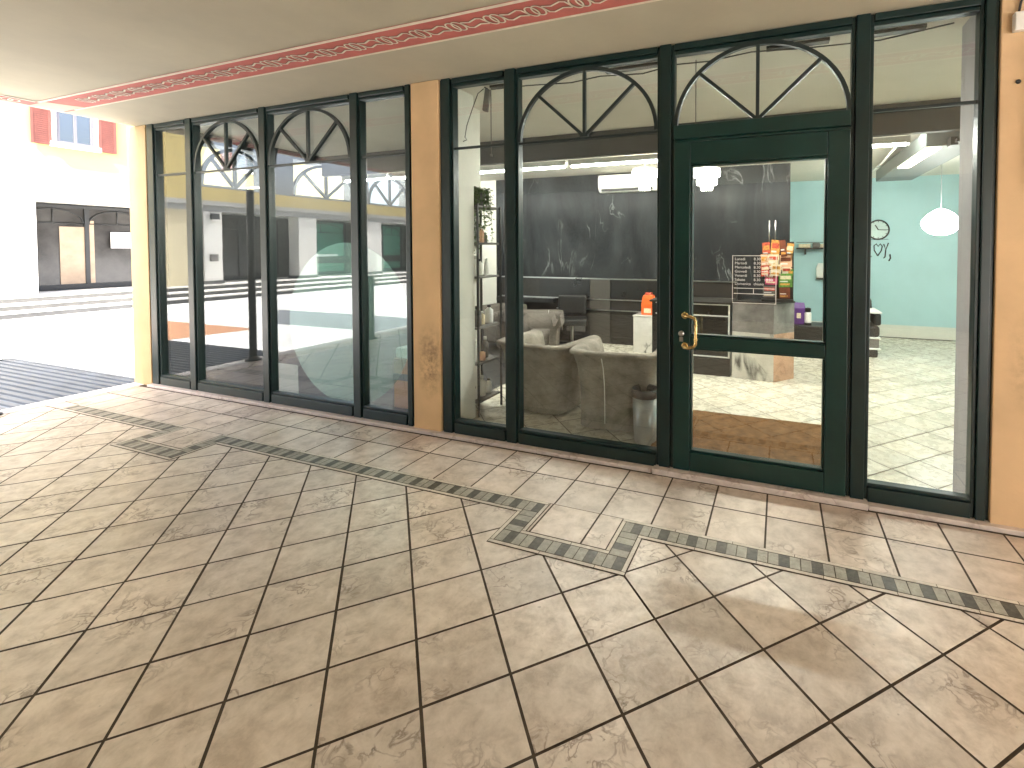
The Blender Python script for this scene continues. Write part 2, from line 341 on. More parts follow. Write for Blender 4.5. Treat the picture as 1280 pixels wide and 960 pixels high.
M['rowtile'] = tile_mat('row_tile', (0.49, 0.41, 0.34), (0.63, 0.54, 0.46), (0.73, 0.64, 0.56), (0.28, 0.21, 0.155), 0.35, 0.8)
M['intile'] = tile_mat('interior_tile', (0.66, 0.61, 0.49), (0.70, 0.655, 0.54), (0.75, 0.71, 0.60), (0.62, 0.56, 0.44), 0.26, spec=0.5, wear=0.05)
M['grout'] = mat('brown_grout', (0.070, 0.050, 0.034), 0.9, var=0.2, scale=9)
M['ingrout'] = mat('grey_grout', (0.28, 0.25, 0.20), 0.9, var=0.15, scale=9)
M['mos_l'] = tile_mat('mosaic_light', (0.25, 0.235, 0.19), (0.33, 0.31, 0.255), (0.40, 0.375, 0.31), (0.2, 0.18, 0.14), 0.45, 3)
M['mos_d'] = tile_mat('mosaic_dark', (0.045, 0.040, 0.030), (0.075, 0.068, 0.052), (0.11, 0.10, 0.078), (0.04, 0.035, 0.03), 0.45, 3)
M['strip'] = tile_mat('border_strip', (0.52, 0.46, 0.38), (0.62, 0.56, 0.47), (0.70, 0.64, 0.55), (0.4, 0.33, 0.26), 0.45, 2)
M['sill'] = marble_mat('threshold_marble', (0.60, 0.53, 0.48), (0.42, 0.34, 0.30), 9, 0.07, 0.4)
M['marble'] = marble_mat('white_marble', (0.62, 0.60, 0.56), (0.05, 0.048, 0.045), 3.0, 0.06, 0.25, stretch=(1.0, 1.0, 0.5), rot=0.9)
M['pinkmarble'] = marble_mat('pink_brown_marble', (0.50, 0.30, 0.20), (0.32, 0.17, 0.11), 4, 0.06, 0.3)
M['darkmarble'] = marble_mat('dark_marble', (0.014, 0.017, 0.020), (0.30, 0.30, 0.29), 1.3, 0.010, 0.30, cloud=(0.05, 0.056, 0.06), stretch=(1.3, 1, 0.45), rot=0.5, spec=0.12)
M['cornerwall'] = stain_wall('corner_pillar_plaster', (0.50, 0.365, 0.19), (0.30, 0.2, 0.1), (0.17, 0, 1.0), (0.2, 1, 0.5), 0.25)
M['midwall'] = stain_wall('middle_pillar_plaster', (0.68, 0.47, 0.25), (0.10, 0.06, 0.03), (0.18, 0, 0.62), (0.16, 1, 0.36), 0.9)
M['rightwall'] = stain_wall('right_pillar_plaster', (0.70, 0.49, 0.28), (0.20, 0.12, 0.07), (0.33, 0, 0.95), (0.30, 1, 0.42), 0.8)
M['glass'] = glass_mat('window_glass', 0.06, wob=0.012)
M['farglass'] = glass_mat('house_window_glass', 0.25, (0.5, 0.55, 0.6))
M['fan_glass'] = glass_mat('fanlight_glass', 0.03, (0.95, 0.97, 1.0), milk=0.2)
M['decal'] = glass_mat('mint_film', 0.03, (0.80, 0.93, 0.90), milk=0.22, milk_col=(0.62, 0.80, 0.76))
M['film'] = glass_mat('white_film', 0.03, (0.9, 0.9, 0.9), milk=0.40, milk_col=(0.75, 0.77, 0.75))
M['tube'] = emit('fluorescent_tube', (1.0, 0.97, 0.90), 23)
M['chand'] = emit('chandelier_bulb', (1.0, 0.90, 0.70), 10)
M['crystal'] = emit('lit_crystal', (1.0, 0.93, 0.78), 3.5)
M['shade_lit'] = emit('lit_lamp_shade', (1.0, 0.97, 0.92), 3.0)
M['warmtube'] = emit('warm_strip_lamp', (1.0, 0.90, 0.62), 0.9)

# ------------------------------------------------------------------ tiled floors
GAP = 0.0106
def clip(poly, a, b, c):                                   # keep a*x + b*y >= c
    out = []
    for i in range(len(poly)):
        p, q = poly[i], poly[(i + 1) % len(poly)]
        dp, dq = a * p[0] + b * p[1] - c, a * q[0] + b * q[1] - c
        if dp >= 0: out.append(p)
        if (dp >= 0) != (dq >= 0):
            t = dp / (dp - dq); out.append((p[0] + t * (q[0] - p[0]), p[1] + t * (q[1] - p[1])))
    return out
def area(p): return abs(sum(p[i][0] * p[(i + 1) % len(p)][1] - p[(i + 1) % len(p)][0] * p[i][1] for i in range(len(p)))) / 2
def tone(): return (random.random(), random.random(), random.random())
def flat(mb, poly, z, mi): mb.face([(x, y, z) for x, y in poly], mi, tone())
def diag_tiles(mb, x0, x1, y0, y1, ox, oy, d, z, mi, wob=0.0008):
    h = d / 2 - GAP / math.sqrt(2)
    for i in range(int((x0 - ox) / d * 2) - 2, int((x1 - ox) / d * 2) + 3):
        for j in range(int((y0 - oy) / d * 2) - 2, int((y1 - oy) / d * 2) + 3):
            if (i + j) % 2 == 0: continue                  # nodes are grid corners: centres lie between them
            cx, cy = ox + i * d / 2, oy + j * d / 2
            cx += random.uniform(-wob, wob); cy += random.uniform(-wob, wob)
            p = [(cx - h, cy), (cx, cy - h), (cx + h, cy), (cx, cy + h)]
            for a, b, c in ((1, 0, x0), (-1, 0, -x1), (0, 1, y0), (0, -1, -y1)): p = clip(p, a, b, c)
            if len(p) > 2 and area(p) > 1e-4: flat(mb, p, z, mi)
def rect_t(mb, x0, x1, y0, y1, z, mi, g=GAP / 2): flat(mb, [(x0 + g, y0 + g), (x1 - g, y0 + g), (x1 - g, y1 - g), (x0 + g, y1 - g)], z, mi)

LX, RX = -6.95, 9.0           # portico from the kerb on the left to its right end
BY = -7.4                     # rear wall
f = MB()
f.face([(LX, BY, 0), (RX, BY, 0), (RX, 0.3, 0), (LX, 0.3, 0)], 0)
OX, OY, D = -1.3647, -1.7884, 0.44005
diag_tiles(f, LX + 0.01, RX, BY, -0.838, OX, OY, D, 0.003, 1)
# rows along the shopfront
P0, PW = -0.0585, 0.3092
EDGE0, EDGE1, EDGE2 = -0.099, -0.366, -0.690
B_IN, B_OUT = -0.690, -0.835
# under-sheet so that the diagonal field does not show between the border pieces
meanders = [(-1.468, -0.690), (-5.045, -4.268)]
for (mx0, mx1) in meanders:
    f.face([(mx0 - .004, -1.150, 0.0045), (mx1 + .004, -1.150, 0.0045), (mx1 + .004, -0.80, 0.0045), (mx0 - .004, -0.80, 0.0045)], 0)
ZT = 0.007
k0, k1 = int((LX - P0) / PW) - 1, int((RX - P0) / PW) + 1
for k in range(k0, k1 + 1):
    xa, xb = max(LX + .01, P0 + k * PW), min(RX, P0 + (k + 1) * PW)
    if xb - xa < 0.03: continue
    rect_t(f, xa, xb, EDGE1, EDGE0, 0.003, 2); rect_t(f, xa, xb, EDGE2, EDGE1, 0.003, 2)
SW = 0.024; q = 0.0035
def mosaic_run(ax, a0, a1, c_lo, c_hi, flip=False):
    """one straight piece of the border, its little bricks across the band; ax='x' or 'y' is the run's direction"""
    lo, hi = c_lo + SW, c_hi - SW
    n = max(1, round((a1 - a0) / (PW / 6)))
    w = (a1 - a0) / n
    for i in range(n):
        m_ = i % 3; mi = 4 if m_ == 1 else 3
        u0, u1 = a0 + i * w, a0 + (i + 1) * w
        g0 = 0.0022 if m_ == 0 else 0.0008; g1 = 0.0022 if m_ == 2 else 0.0008
        r = [(u0 + g0, lo + q), (u1 - g1, lo + q), (u1 - g1, hi - q), (u0 + g0, hi - q)]
        if ax == 'y': r = [(y_, x_) for x_, y_ in reversed(r)]
        flat(f, r, ZT, mi)
def strip_run(ax, a0, a1, c0, c1, step=PW):
    a = a0
    while a < a1 - 1e-6:
        b = min(a + step, a1); r = [(a + .0015, c0 + .002), (b - .0015, c0 + .002), (b - .0015, c1 - .002), (a + .0015, c1 - .002)]
        if ax == 'y': r = [(y_, x_) for x_, y_ in reversed(r)]
        flat(f, r, ZT, 5); a = b
def straight(x0, x1, le=None, re_=None):
    """a run of the border; le / re_ = it ends in a corner there"""
    f.face([(x0, B_OUT - .003, 0.0045), (x1, B_OUT - .003, 0.0045), (x1, B_IN + .003, 0.0045), (x0, B_IN + .003, 0.0045)], 0)
    ml, mr = (x0 + SW if le else x0), (x1 - SW if re_ else x1)
    mosaic_run('x', ml, mr, B_OUT, B_IN)
    strip_run('x', x0, x1, B_IN - SW, B_IN)
    strip_run('x', x0 + W_ - SW if le else x0, x1 - W_ + SW if re_ else x1, B_OUT, B_OUT + SW)
W_ = 0.150
def meander(a, b):
    yb0, yb1 = -1.147, -0.997                               # the outer leg
    mosaic_run('x', a + SW, b - SW, yb0, yb1); strip_run('x', a, b, yb0, yb0 + SW); strip_run('x', a + W_ - SW, b - W_ + SW, yb1 - SW, yb1)
    for c0, c1 in ((a, a + W_), (b - W_, b)):
        mosaic_run('y', yb1 - SW, B_OUT + SW, c0, c1)
        o0, i0 = (c0, c1 - SW) if c0 == a else (c1 - SW, c0)
        strip_run('y', yb0 + SW, B_OUT, o0, o0 + SW); strip_run('y', yb1, B_IN - SW, i0, i0 + SW)
    for k in range(k0, k1 + 1):                            # plain tiles inside the U
        xa, xb = max(a + W_, P0 + k * PW), min(b - W_, P0 + (k + 1) * PW)
        if xb - xa > 0.02: rect_t(f, xa, xb, yb1, B_IN, ZT, 2)
rect_t(f, LX, -6.66, B_OUT, B_IN, 0.0045, 2)
straight(-6.66, meanders[1][0] + W_, None, True)
straight(meanders[1][1] - W_, meanders[0][0] + W_, True, True)
straight(meanders[0][1] - W_, RX, True, None)
for a, b in meanders: meander(a, b)
floor = struct(f.build('portico_floor', [M['grout'], M['tile'], M['rowtile'], M['mos_l'], M['mos_d'], M['strip']]))

# kerb, piazza, orange patch, painted shade patches, steps
m = MB()
y = -7.4
while y < 0.0:
    e = min(y + 0.9, 0.0); m.box(-7.16, LX, y + .003, e - .003, -0.16, 0.004); y = e
struct(m.build('kerb', M['kerb'], bevel=0.006))
# piazza with stone slabs
m = MB()
m.face([(-60, -60, -0.156), (60, -60, -0.156), (60, 60, -0.156), (-60, 60, -0.156)], 0)
for i in range(-1, 14):
    for j in range(-18, 18):
        x0, y0 = -7.2 - 0.8 * (i + 1), 0.8 * j + (0.4 if i % 2 else 0)
        if x0 < -17.8: continue
        m.face([(x0 + .006, y0 + .006, -0.15), (x0 + .794, y0 + .006, -0.15), (x0 + .794, y0 + .794, -0.15), (x0 + .006, y0 + .794, -0.15)], 1, tone())
pz = struct(m.build('piazza_ground', [M['stone'], M['stone']]))
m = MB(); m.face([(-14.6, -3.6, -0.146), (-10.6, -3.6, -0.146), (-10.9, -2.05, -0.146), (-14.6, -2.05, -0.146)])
struct(m.build('orange_patch', M['terra']))  # flat orange patch lying just above the slabs
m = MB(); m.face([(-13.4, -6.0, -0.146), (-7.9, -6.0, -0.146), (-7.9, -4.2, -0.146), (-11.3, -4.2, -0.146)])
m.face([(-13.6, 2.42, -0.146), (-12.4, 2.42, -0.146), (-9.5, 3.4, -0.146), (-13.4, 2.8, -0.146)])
struct(m.build('piazza_shade_patches', M['ground_shade']))  # ground shadows painted as flat grey-blue polygons
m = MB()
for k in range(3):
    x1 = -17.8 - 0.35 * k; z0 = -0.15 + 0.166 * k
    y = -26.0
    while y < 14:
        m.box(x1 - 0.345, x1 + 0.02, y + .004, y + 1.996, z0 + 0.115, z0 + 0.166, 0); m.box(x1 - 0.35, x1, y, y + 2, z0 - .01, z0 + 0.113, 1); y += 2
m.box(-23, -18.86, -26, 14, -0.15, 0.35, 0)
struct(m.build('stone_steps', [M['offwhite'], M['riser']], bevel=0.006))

# drain grate beside the kerb
g = thing('drainage_grate', 'long dark blue metal drainage grate sunk in the white piazza', 'grate', (-9.2, -0.85, -0.15))
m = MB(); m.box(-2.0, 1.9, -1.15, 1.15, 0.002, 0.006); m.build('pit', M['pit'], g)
m = MB()
for k in range(23):
    yy = -1.1 + 0.1 * k; m.box(-1.97, 1.87, yy - 0.029, yy + 0.029, 0.008, 0.035)
m.build('slat', M['grille'], g, bevel=0.004)
m = MB(); m.box(-2.03, -1.97, -1.18, 1.18, 0.0, 0.04); m.box(1.87, 1.93, -1.18, 1.18, 0, 0.04); m.box(-1.97, 1.87, 1.13, 1.18, 0, 0.04); m.box(-1.97, 1.87, -1.18, -1.13, 0, 0.04)
m.build('rim', M['grille'], g)

# dark post and bollard on the portico edge (the post shows at the frame edge and both in the glass)
pt = thing('iron_post', 'tall black iron post standing on the white kerb', 'post', (-7.0, -1.19, 0))
m = MB(); m.lathe([(0.10, 0.004), (0.10, 0.02), (0.06, 0.035), (0.055, 0.06)], n=20); m.build('base_plate', M['blackm'], pt)
m = MB(); m.lathe([(0.045, 0.06), (0.045, 2.6), (0.07, 2.62), (0.07, 2.66), (0.045, 2.68), (0.045, 3.0)], n=20); m.build('shaft', M['blackm'], pt)
bo = thing('bollard', 'short black iron bollard on the kerb mirrored in the left shopfront', 'bollard', (-6.72, -2.98, 0.003))
m = MB(); m.lathe([(0.10, 0.0), (0.10, 0.02), (0.065, 0.04), (0.06, 0.06)], n=20); m.build('base_plate', M['blackm'], bo)
m = MB(); m.lathe([(0.055, 0.06), (0.055, 0.95), (0.075, 0.96), (0.075, 1.0), (0.055, 1.02), (0.06, 1.08), (0.03, 1.12)], n=20); m.build('shaft', M['blackm'], bo)

# ------------------------------------------------------------------ portico ceiling and painted frieze
m = MB(); m.box(-7.0, RX, BY, -0.0, 3.0, 3.5); m.box(-7.0, RX, 0.0, 8.0, 3.012, 3.5)
struct(m.build('portico_ceiling', M['ceil']))
fr = thing('painted_frieze', 'long red painted ceiling border with a cream interlaced chain pattern', 'frieze', (0, 0, 2.996))
FY0, FY1 = -0.908, -0.620; FXL = -6.94
m = MB()
m.face([(-6.70, FY0, 0), (-6.70, FY1, 0), (RX, FY1, 0), (RX, FY0, 0)])
m.face([(FXL, BY, 0), (FXL, FY1, 0), (-6.70, FY1, 0), (-6.70, BY, 0)])
m.build('red_ground', M['red'], fr)
m = MB(); m.face([(FXL + .02, FY0 + .03, -0.0028), (FXL + .02, FY1 - .03, -0.0028), (-6.50, FY1 - .03, -0.0028), (-6.62, FY0 + .03, -0.0028)]); m.build('corner_panel', M['cornerp'], fr)
def stroke(mb, pts, w, z, closed=False):
    n = len(pts); ring = []
    for i, p in enumerate(pts):
        a = pts[(i - 1) % n] if closed or i else p; b = pts[(i + 1) % n] if closed or i < n - 1 else p
        dx, dy = b[0] - a[0], b[1] - a[1]; l = math.hypot(dx, dy) or 1; nx, ny = -dy / l * w / 2, dx / l * w / 2
        ring.append(((p[0] + nx, p[1] + ny), (p[0] - nx, p[1] - ny)))
    for i in range(n if closed else n - 1):
        (a, b), (c, d) = ring[i], ring[(i + 1) % n]
        mb.face([(*a, z), (*c, z), (*d, z), (*b, z)])
m = MB(); sh = MB()
for a, b in (((-6.72, FY1 - .012), (RX, FY1 - .012)), ((-6.70, FY0 + .016), (RX, FY0 + .016)), ((FXL + .01, BY), (FXL + .01, FY1)), ((-6.71, BY), (-6.71, FY0))):
    stroke(m, [a, b], 0.028 if b[1] < -0.7 or a[1] < -0.7 else 0.022, -0.002)
PER = 0.284
def motif(T):
    rot = 0.35
    for s_ in (-1, 1):
        ring = [(0.022 * s_ + 0.036 * cos(t) , 0.054 * sin(t) + 0.012 * cos(t)) for t in [2 * pi * k / 20 for k in range(20)]]
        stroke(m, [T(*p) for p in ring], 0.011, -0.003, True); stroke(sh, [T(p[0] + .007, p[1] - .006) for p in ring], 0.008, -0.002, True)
    for s_ in (1, -1):
        hx = [(0.050, -0.034), (0.078, 0.036), (0.106, 0.047), (0.172, 0.020), (0.226, 0.034)]
        if s_ < 0: hx = [(0.284 - u, -v) for u, v in hx]
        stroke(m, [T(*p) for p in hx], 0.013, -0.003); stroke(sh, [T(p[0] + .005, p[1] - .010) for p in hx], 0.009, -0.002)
k = 0
FC = (FY0 + FY1) / 2
for k in range(-13, 42):
    x0 = -3.074 + PER * k
    if x0 < -6.45 or x0 > RX - 0.3: continue
    motif(lambda u, v, x0=x0: (x0 + u, FC + v))
yy = FY0 - 0.12
while yy > BY + .3:
    motif(lambda u, v, yy=yy: (-6.82 + v, yy - u)); yy -= PER
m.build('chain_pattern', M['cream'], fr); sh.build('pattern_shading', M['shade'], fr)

# rear and far side of the portico (unseen; gap at the right added to let in bounce light)
struct(boxpart('rear_wall', M['rearwall'], None, (-7.0, 3.7, BY - .3, BY, 0, 3.0), (-7.0, -6.7, BY + .002, -4.55, 0, 3.0)))

# ------------------------------------------------------------------ pillars and threshold
def pillar(name, label, x0, x1, m_, y0=-0.045, y1=0.30):
    b = MB(); b.box(0, x1 - x0, y0, y1, 0.0, 2.999)
    o = b.build(name, m_, None, 0.006); o.location.x = x0
    return tag(o, label, 'pillar')
pillar('plaster_pillar', 'pale orange plaster corner pillar left of the left shopfront', -7.135, -6.795, M['cornerwall'], -0.04, 0.06)
pillar('plaster_pillar', 'narrow orange plaster pillar with a dark scuff between the two shopfronts', -2.975, -2.685, M['midwall'], -0.045, 0.06)
pillar('plaster_pillar', 'stained orange plaster pillar right of the glazed door', 1.135, RX, M['rightwall'], -0.045, 0.07)
m = MB()
for a, b in ((-6.80, -5.3), (-5.3, -3.9), (-3.9, -2.70), (-2.70, -1.75), (-1.75, -0.83), (0.52, 1.6), (1.6, 3.2)): m.box(a + .002, b - .002, -0.085, 0.10, 0.001, 0.030)
m.box(-0.828, 0.518, -0.093, 0.10, 0.001, 0.040)
struct(m.build('threshold', M['sill'], bevel=0.004))

# ------------------------------------------------------------------ shopfronts
ZB, ZT_ = 0.03, 2.998
def ell(cx, zb, a, b, n=28, y=0.0): return [(cx - a * cos(pi * i / n), y, zb + b * sin(pi * i / n)) for i in range(n + 1)]
def fan(parent, x0, x1, zb, h, y=0.0, r=0.013, name='fanlight_grille', axis='x', x_at=0.0):
    cx, a = (x0 + x1) / 2, (x1 - x0) / 2 - 0.008
    T = (lambda p: p) if axis == 'x' else (lambda p: (x_at, p[0], p[2]))
    g = MB(); U = (0, 1, 0) if axis == 'x' else (1, 0, 0)
    g.tube([T(p) for p in ell(cx, zb, a, h, 32, y)], r, square=True, sy=1.2, up=U)
    for an in (45, 90, 135):
        t = radians(an); g.tube([T((cx + 0.03 * cos(t), y, zb + 0.02)), T((cx + (a - .006) * cos(t) * 1.0, y, zb + (h - .006) * sin(t)))], r * 0.85, square=True, sy=1.2, up=U)
    g.tube([T((cx - 0.03, y, zb + .012)), T((cx + 0.03, y, zb + .012))], r * 1.1, square=True, up=U)
    return g.build(name, M['arch'], parent)
def bar(mb, x0, x1, z0, z1, y0=-0.035, y1=0.055): mb.box(x0, x1, y0, y1, z0, z1)
def stile(mb, x0, x1, z0=ZB, z1=ZT_, step=True):
    """stepped section: proud centre, recessed glazing beads either side"""
    c = 0.022
    mb.box(x0 + c, x1 - c, -0.040, 0.06, z0, z1)
    mb.box(x0, x0 + c - .001, -0.022, 0.05, z0, z1 - .003); mb.box(x1 - c + .001, x1, -0.022, 0.05, z0, z1 - .003)
FZ, FH = 2.435, 0.495
def shopfront(name, label, stiles, arches, door=None):
    root = thing(name, label, 'shopfront', (0, 0, 0))
    fm = MB()
    for a, b in stiles: stile(fm, a, b)
    x0, x1 = stiles[0][0], stiles[-1][1]
    for i in range(len(stiles) - 1):                        # head and foot rails butt between the stiles
        a, b = stiles[i][1], stiles[i + 1][0]
        bar(fm, a, b, 2.952, ZT_ - .004, -0.036, 0.05); bar(fm, a, b, 2.925, 2.951, -0.020, 0.04)
        if door == i: continue
        bar(fm, a, b, ZB, 0.118, -0.036, 0.05); bar(fm, a, b, 0.119, 0.142, -0.020, 0.04)
    fm.build('frame', M['green'], root, 0.004)
    for i in range(len(stiles) - 1):
        a, b = stiles[i][1], stiles[i + 1][0]
        if door == i:
            boxpart('glass_pane', M['glass'], root, (a, b, 0.009, 0.013, 2.435, 2.926))
        else:
            boxpart('glass_pane', M['glass'], root, (a, b, 0.009, 0.013, 0.14, 2.928))
            if i not in arches: boxpart('transom_bar', M['arch'], root, (a, b, -0.010, 0.007, 2.411, 2.431), bevel=0.003)
        if i in arches:
            fan(root, a, b, FZ - .012 if door != i else 2.432, FH, -0.008)
            if door != i: boxpart('transom_bar', M['arch'], root, (a, b, -0.010, 0.007, 2.405, 2.424), bevel=0.003)
    return root
sf1 = shopfront('arched_shopfront', 'dark green arched shopfront without a door, mirroring the piazza', [(-6.795, -6.64), (-6.10, -5.965), (-4.925, -4.795), (-3.705, -3.575), (-3.065, -2.975)], (1, 2))
sf2 = shopfront('arched_shopfront', 'dark green arched shopfront with the glazed entrance door, lit interior behind', [(-2.685, -2.555), (-2.065, -1.935), (-0.815, -0.692), (0.402, 0.522), (1.045, 1.135)], (1, 2), door=2)
m = MB(); bar(m, -0.69, 0.40, 2.338, 2.432, -0.05, 0.06); m.box(-0.692, 0.402, -0.038, 0.06, 2.318, 2.336)
m.build('door_transom', M['green_d'], sf2, 0.004)
m = MB()
m.box(-0.688, -0.575, -0.050, 0.03, 0.045, 2.315); m.box(0.275, 0.398, -0.050, 0.03, 0.045, 2.315)
m.box(-0.574, 0.274, -0.048, 0.028, 2.165, 2.313); m.box(-0.574, 0.274, -0.048, 0.028, 0.045, 0.175); m.box(-0.574, 0.274, -0.046, 0.028, 0.905, 0.985)
for a, b, c, d in ((-0.574, 0.274, 2.15, 2.164), (-0.574, 0.274, 0.176, 0.19), (-0.574, 0.274, 0.986, 0.998), (-0.574, 0.274, 0.892, 0.904)): m.box(a, b, -0.034, 0.02, c, d)
m.box(-0.5735, -0.561, -0.034, 0.02, 0.191, 0.891); m.box(0.261, 0.2735, -0.034, 0.02, 0.191, 0.891); m.box(-0.5735, -0.561, -0.034, 0.02, 0.999, 2.149); m.box(0.261, 0.2735, -0.034, 0.02, 0.999, 2.149)
door = m.build('door', M['green_d'], sf2, 0.004)
boxpart('glass_pane', M['glass'], door, (-0.561, 0.261, -0.012, -0.007, 0.191, 0.891)); boxpart('glass_pane', M['glass'], door, (-0.561, 0.261, -0.012, -0.007, 0.999, 2.149))
m = MB()
hx, hz0, hz1 = -0.607, 0.918, 1.128
m.tube([(hx, -0.052, hz1), (hx, -0.095, hz1), (hx + .03, -0.112, hz1 + .004), (hx + .072, -0.115, hz1 - .008), (hx + .084, -0.115, hz1 - .03), (hx + .085, -0.115, (hz0 + hz1) / 2), (hx + .084, -0.115, hz0 + .03), (hx + .072, -0.115, hz0 + .008), (hx + .03, -0.112, hz0 - .004), (hx, -0.095, hz0), (hx, -0.052, hz0)], 0.0105, 12)
for z in (hz0, hz1): m.rings([[(hx + r * cos(t), yy, z + r * sin(t)) for t in [2 * pi * j / 20 for j in range(20)]] for r, yy in ((0.024, -0.050), (0.024, -0.058), (0.018, -0.064))], cap1=True)
m.tube([(hx + .085, -0.115, hz1 - .06), (hx + .085, -0.115, hz1 - .052)], 0.0145, 12); m.tube([(hx + .085, -0.115, hz0 + .052), (hx + .085, -0.115, hz0 + .06)], 0.0145, 12)
m.build('handle', M['brass'], door)
m = MB(); m.rings([[(-0.632 + r * cos(t), yy, 1.0 + r * sin(t)) for t in [2 * pi * j / 16 for j in range(16)]] for r, yy in ((0.020, -0.050), (0.020, -0.060), (0.014, -0.064))])
m.box(-0.645, -0.62, -0.056, -0.050, 0.945, 0.975); m.build('lock', M['steel'], door)

# opening hours on the door glass
hs = thing('opening_hours_sign', 'opening hours lettered in white on the glass of the entrance door', 'sign', (-0.295, -0.0135, 1.225))
m = MB()
for a, b in (((0, 0), (0, 0.315)), ((0, .315), (0.275, .315)), ((.275, .315), (.275, 0)), ((.275, 0), (0, 0)), ((.01, .062), (.265, .062)), ((.01, .098), (.265, .098)), ((.135, .098), (.135, .062))):
    x0, x1 = sorted((a[0], b[0])); z0, z1 = sorted((a[1], b[1])); m.box(x0 - .002, x1 + .002, -0.001, 0.0, z0 - .002, z1 + .002)
m.build('border_lines', M['vinyl'], hs)
rows = [('Lunedì', '8.30', '12.00'), ('Martedì', '8.30', '19.00'), ('Mercoledì', '8.30', '19.00'), ('Giovedì', '8.30', '19.00'), ('Venerdì', '8.30', '19.00'), ('Sabato', '8.30', '18.00'), ('Domenica', 'chiuso', '')]
for i, (a, b, c) in enumerate(rows):
    z = 0.285 - i * 0.0275
    text_mesh(a, 0.025, 'lettering', M['vinyl'], hs, (0.014, -0.0005, z)); text_mesh(b, 0.025, 'lettering', M['vinyl'], hs, (0.135, -0.0005, z))
    if c: text_mesh(c, 0.025, 'lettering', M['vinyl'], hs, (0.200, -0.0005, z))
# films on the left shopfront's glass
m = MB(); n = 64; cx, cz, R = -3.87, 0.87, 0.775
m.rings([[(cx + R * cos(t), 0.062 + d, cz + R * sin(t)) for t in [2 * pi * k / n for k in range(n)]] for d in (0.0, 0.002)], smooth=False)
tag(m.build('round_film', M['decal']), 'big round mint translucent disc behind the left shopfront glass', 'window film')
o = boxpart('square_film', M['film'], None, (-4.755, -4.475, 0.0145, 0.016, 0.145, 0.43)); tag(o, 'small whitish square film in the lower corner of the left shopfront', 'window film')

# ------------------------------------------------------------------ interior shell
IX0, IX1, IY1 = -6.62, 3.35, 6.3
f = MB()
f.face([(-3.0, 0.1, 0.002), (IX1, 0.1, 0.002), (IX1, IY1, 0.002), (-3.0, IY1, 0.002)], 0)
diag_tiles(f, -3.0, IX1, 0.1, IY1, 0.55, 0.35, D, 0.006, 1)
struct(f.build('interior_floor', [M['ingrout'], M['intile']]))
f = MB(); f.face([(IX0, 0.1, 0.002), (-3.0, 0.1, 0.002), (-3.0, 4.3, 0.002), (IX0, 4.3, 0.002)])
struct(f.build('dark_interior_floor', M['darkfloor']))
m = MB(); m.box(IX0, IX1, 0.062, 2.1, 2.998, 3.008); m.box(IX0, IX1, 2.1, IY1, 2.85, 3.0)
struct(m.build('interior_ceiling', M['inceil']))
struct(boxpart('mint_wall', M['mint'], None, (-1.0, IX1, IY1, IY1 + .1, 0, 2.85), (IX1, IX1 + .1, 0.3, IY1, 0, 2.99)))
m = MB(); m.box(0.30, IX1, IY1 - .012, IY1 - .002, 0.02, 0.235)
struct(m.build('wall_dado', M['inwall']))
struct(boxpart('wall_skirting', M['dark'], None, (0.30, IX1, IY1 - .016, IY1 - .002, 0.005, 0.018)))
struct(boxpart('marble_wall', M['darkmarble'], None, (-4.93, 0.14, 4.2, 4.35, 0, 2.85)))
struct(boxpart('white_wall', M['inwall'], None, (IX0, -4.93, 4.2, 4.35, 0, 2.85), (0.02, 0.12, 4.36, 6.3, 0, 2.85)))
o = boxpart('wall_column', M['inwall'], None, (-2.975, -2.66, 0.063, 0.40, 0.005, 2.995), (-2.975, -2.87, 0.401, 0.80, 0.005, 2.995)); struct(o)
struct(boxpart('wall_jamb', M['jamb'], None, (1.075, 1.6, 0.302, 0.36, 0.005, 2.995), (1.075, 1.13, 0.075, 0.30, 0.005, 2.995)))
# side wall with fanlights towards the piazza
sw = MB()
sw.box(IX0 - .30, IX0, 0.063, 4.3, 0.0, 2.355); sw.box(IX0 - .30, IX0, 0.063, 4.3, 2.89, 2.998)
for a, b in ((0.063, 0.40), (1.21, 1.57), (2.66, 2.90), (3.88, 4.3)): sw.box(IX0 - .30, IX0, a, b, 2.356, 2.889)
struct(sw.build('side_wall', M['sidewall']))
fg = 'fanlights high in the side wall'
for (a, b), lab in zip(((0.41, 1.20), (1.58, 2.65), (2.91, 3.87)), ('narrow half round fanlight nearest the glass seen through the left shopfront', 'wide half round fanlight seen through the third left pane', 'half round fanlight deepest in the left shop, below the tube lights')):
    t = thing('fanlight_window', lab, 'fanlight', (0, 0, 0), fg)
    fan(t, a, b, 2.375, 0.48, 0, 0.019, 'grille', 'y', IX0 - .03)
    boxpart('glass_pane', M['fan_glass'], t, (IX0 - .062, IX0 - .058, a - .008, b + .008, 2.357, 2.888))
    boxpart('sill', M['arch'], t, (IX0 - .05, IX0 + .01, a, b, 2.357, 2.375))

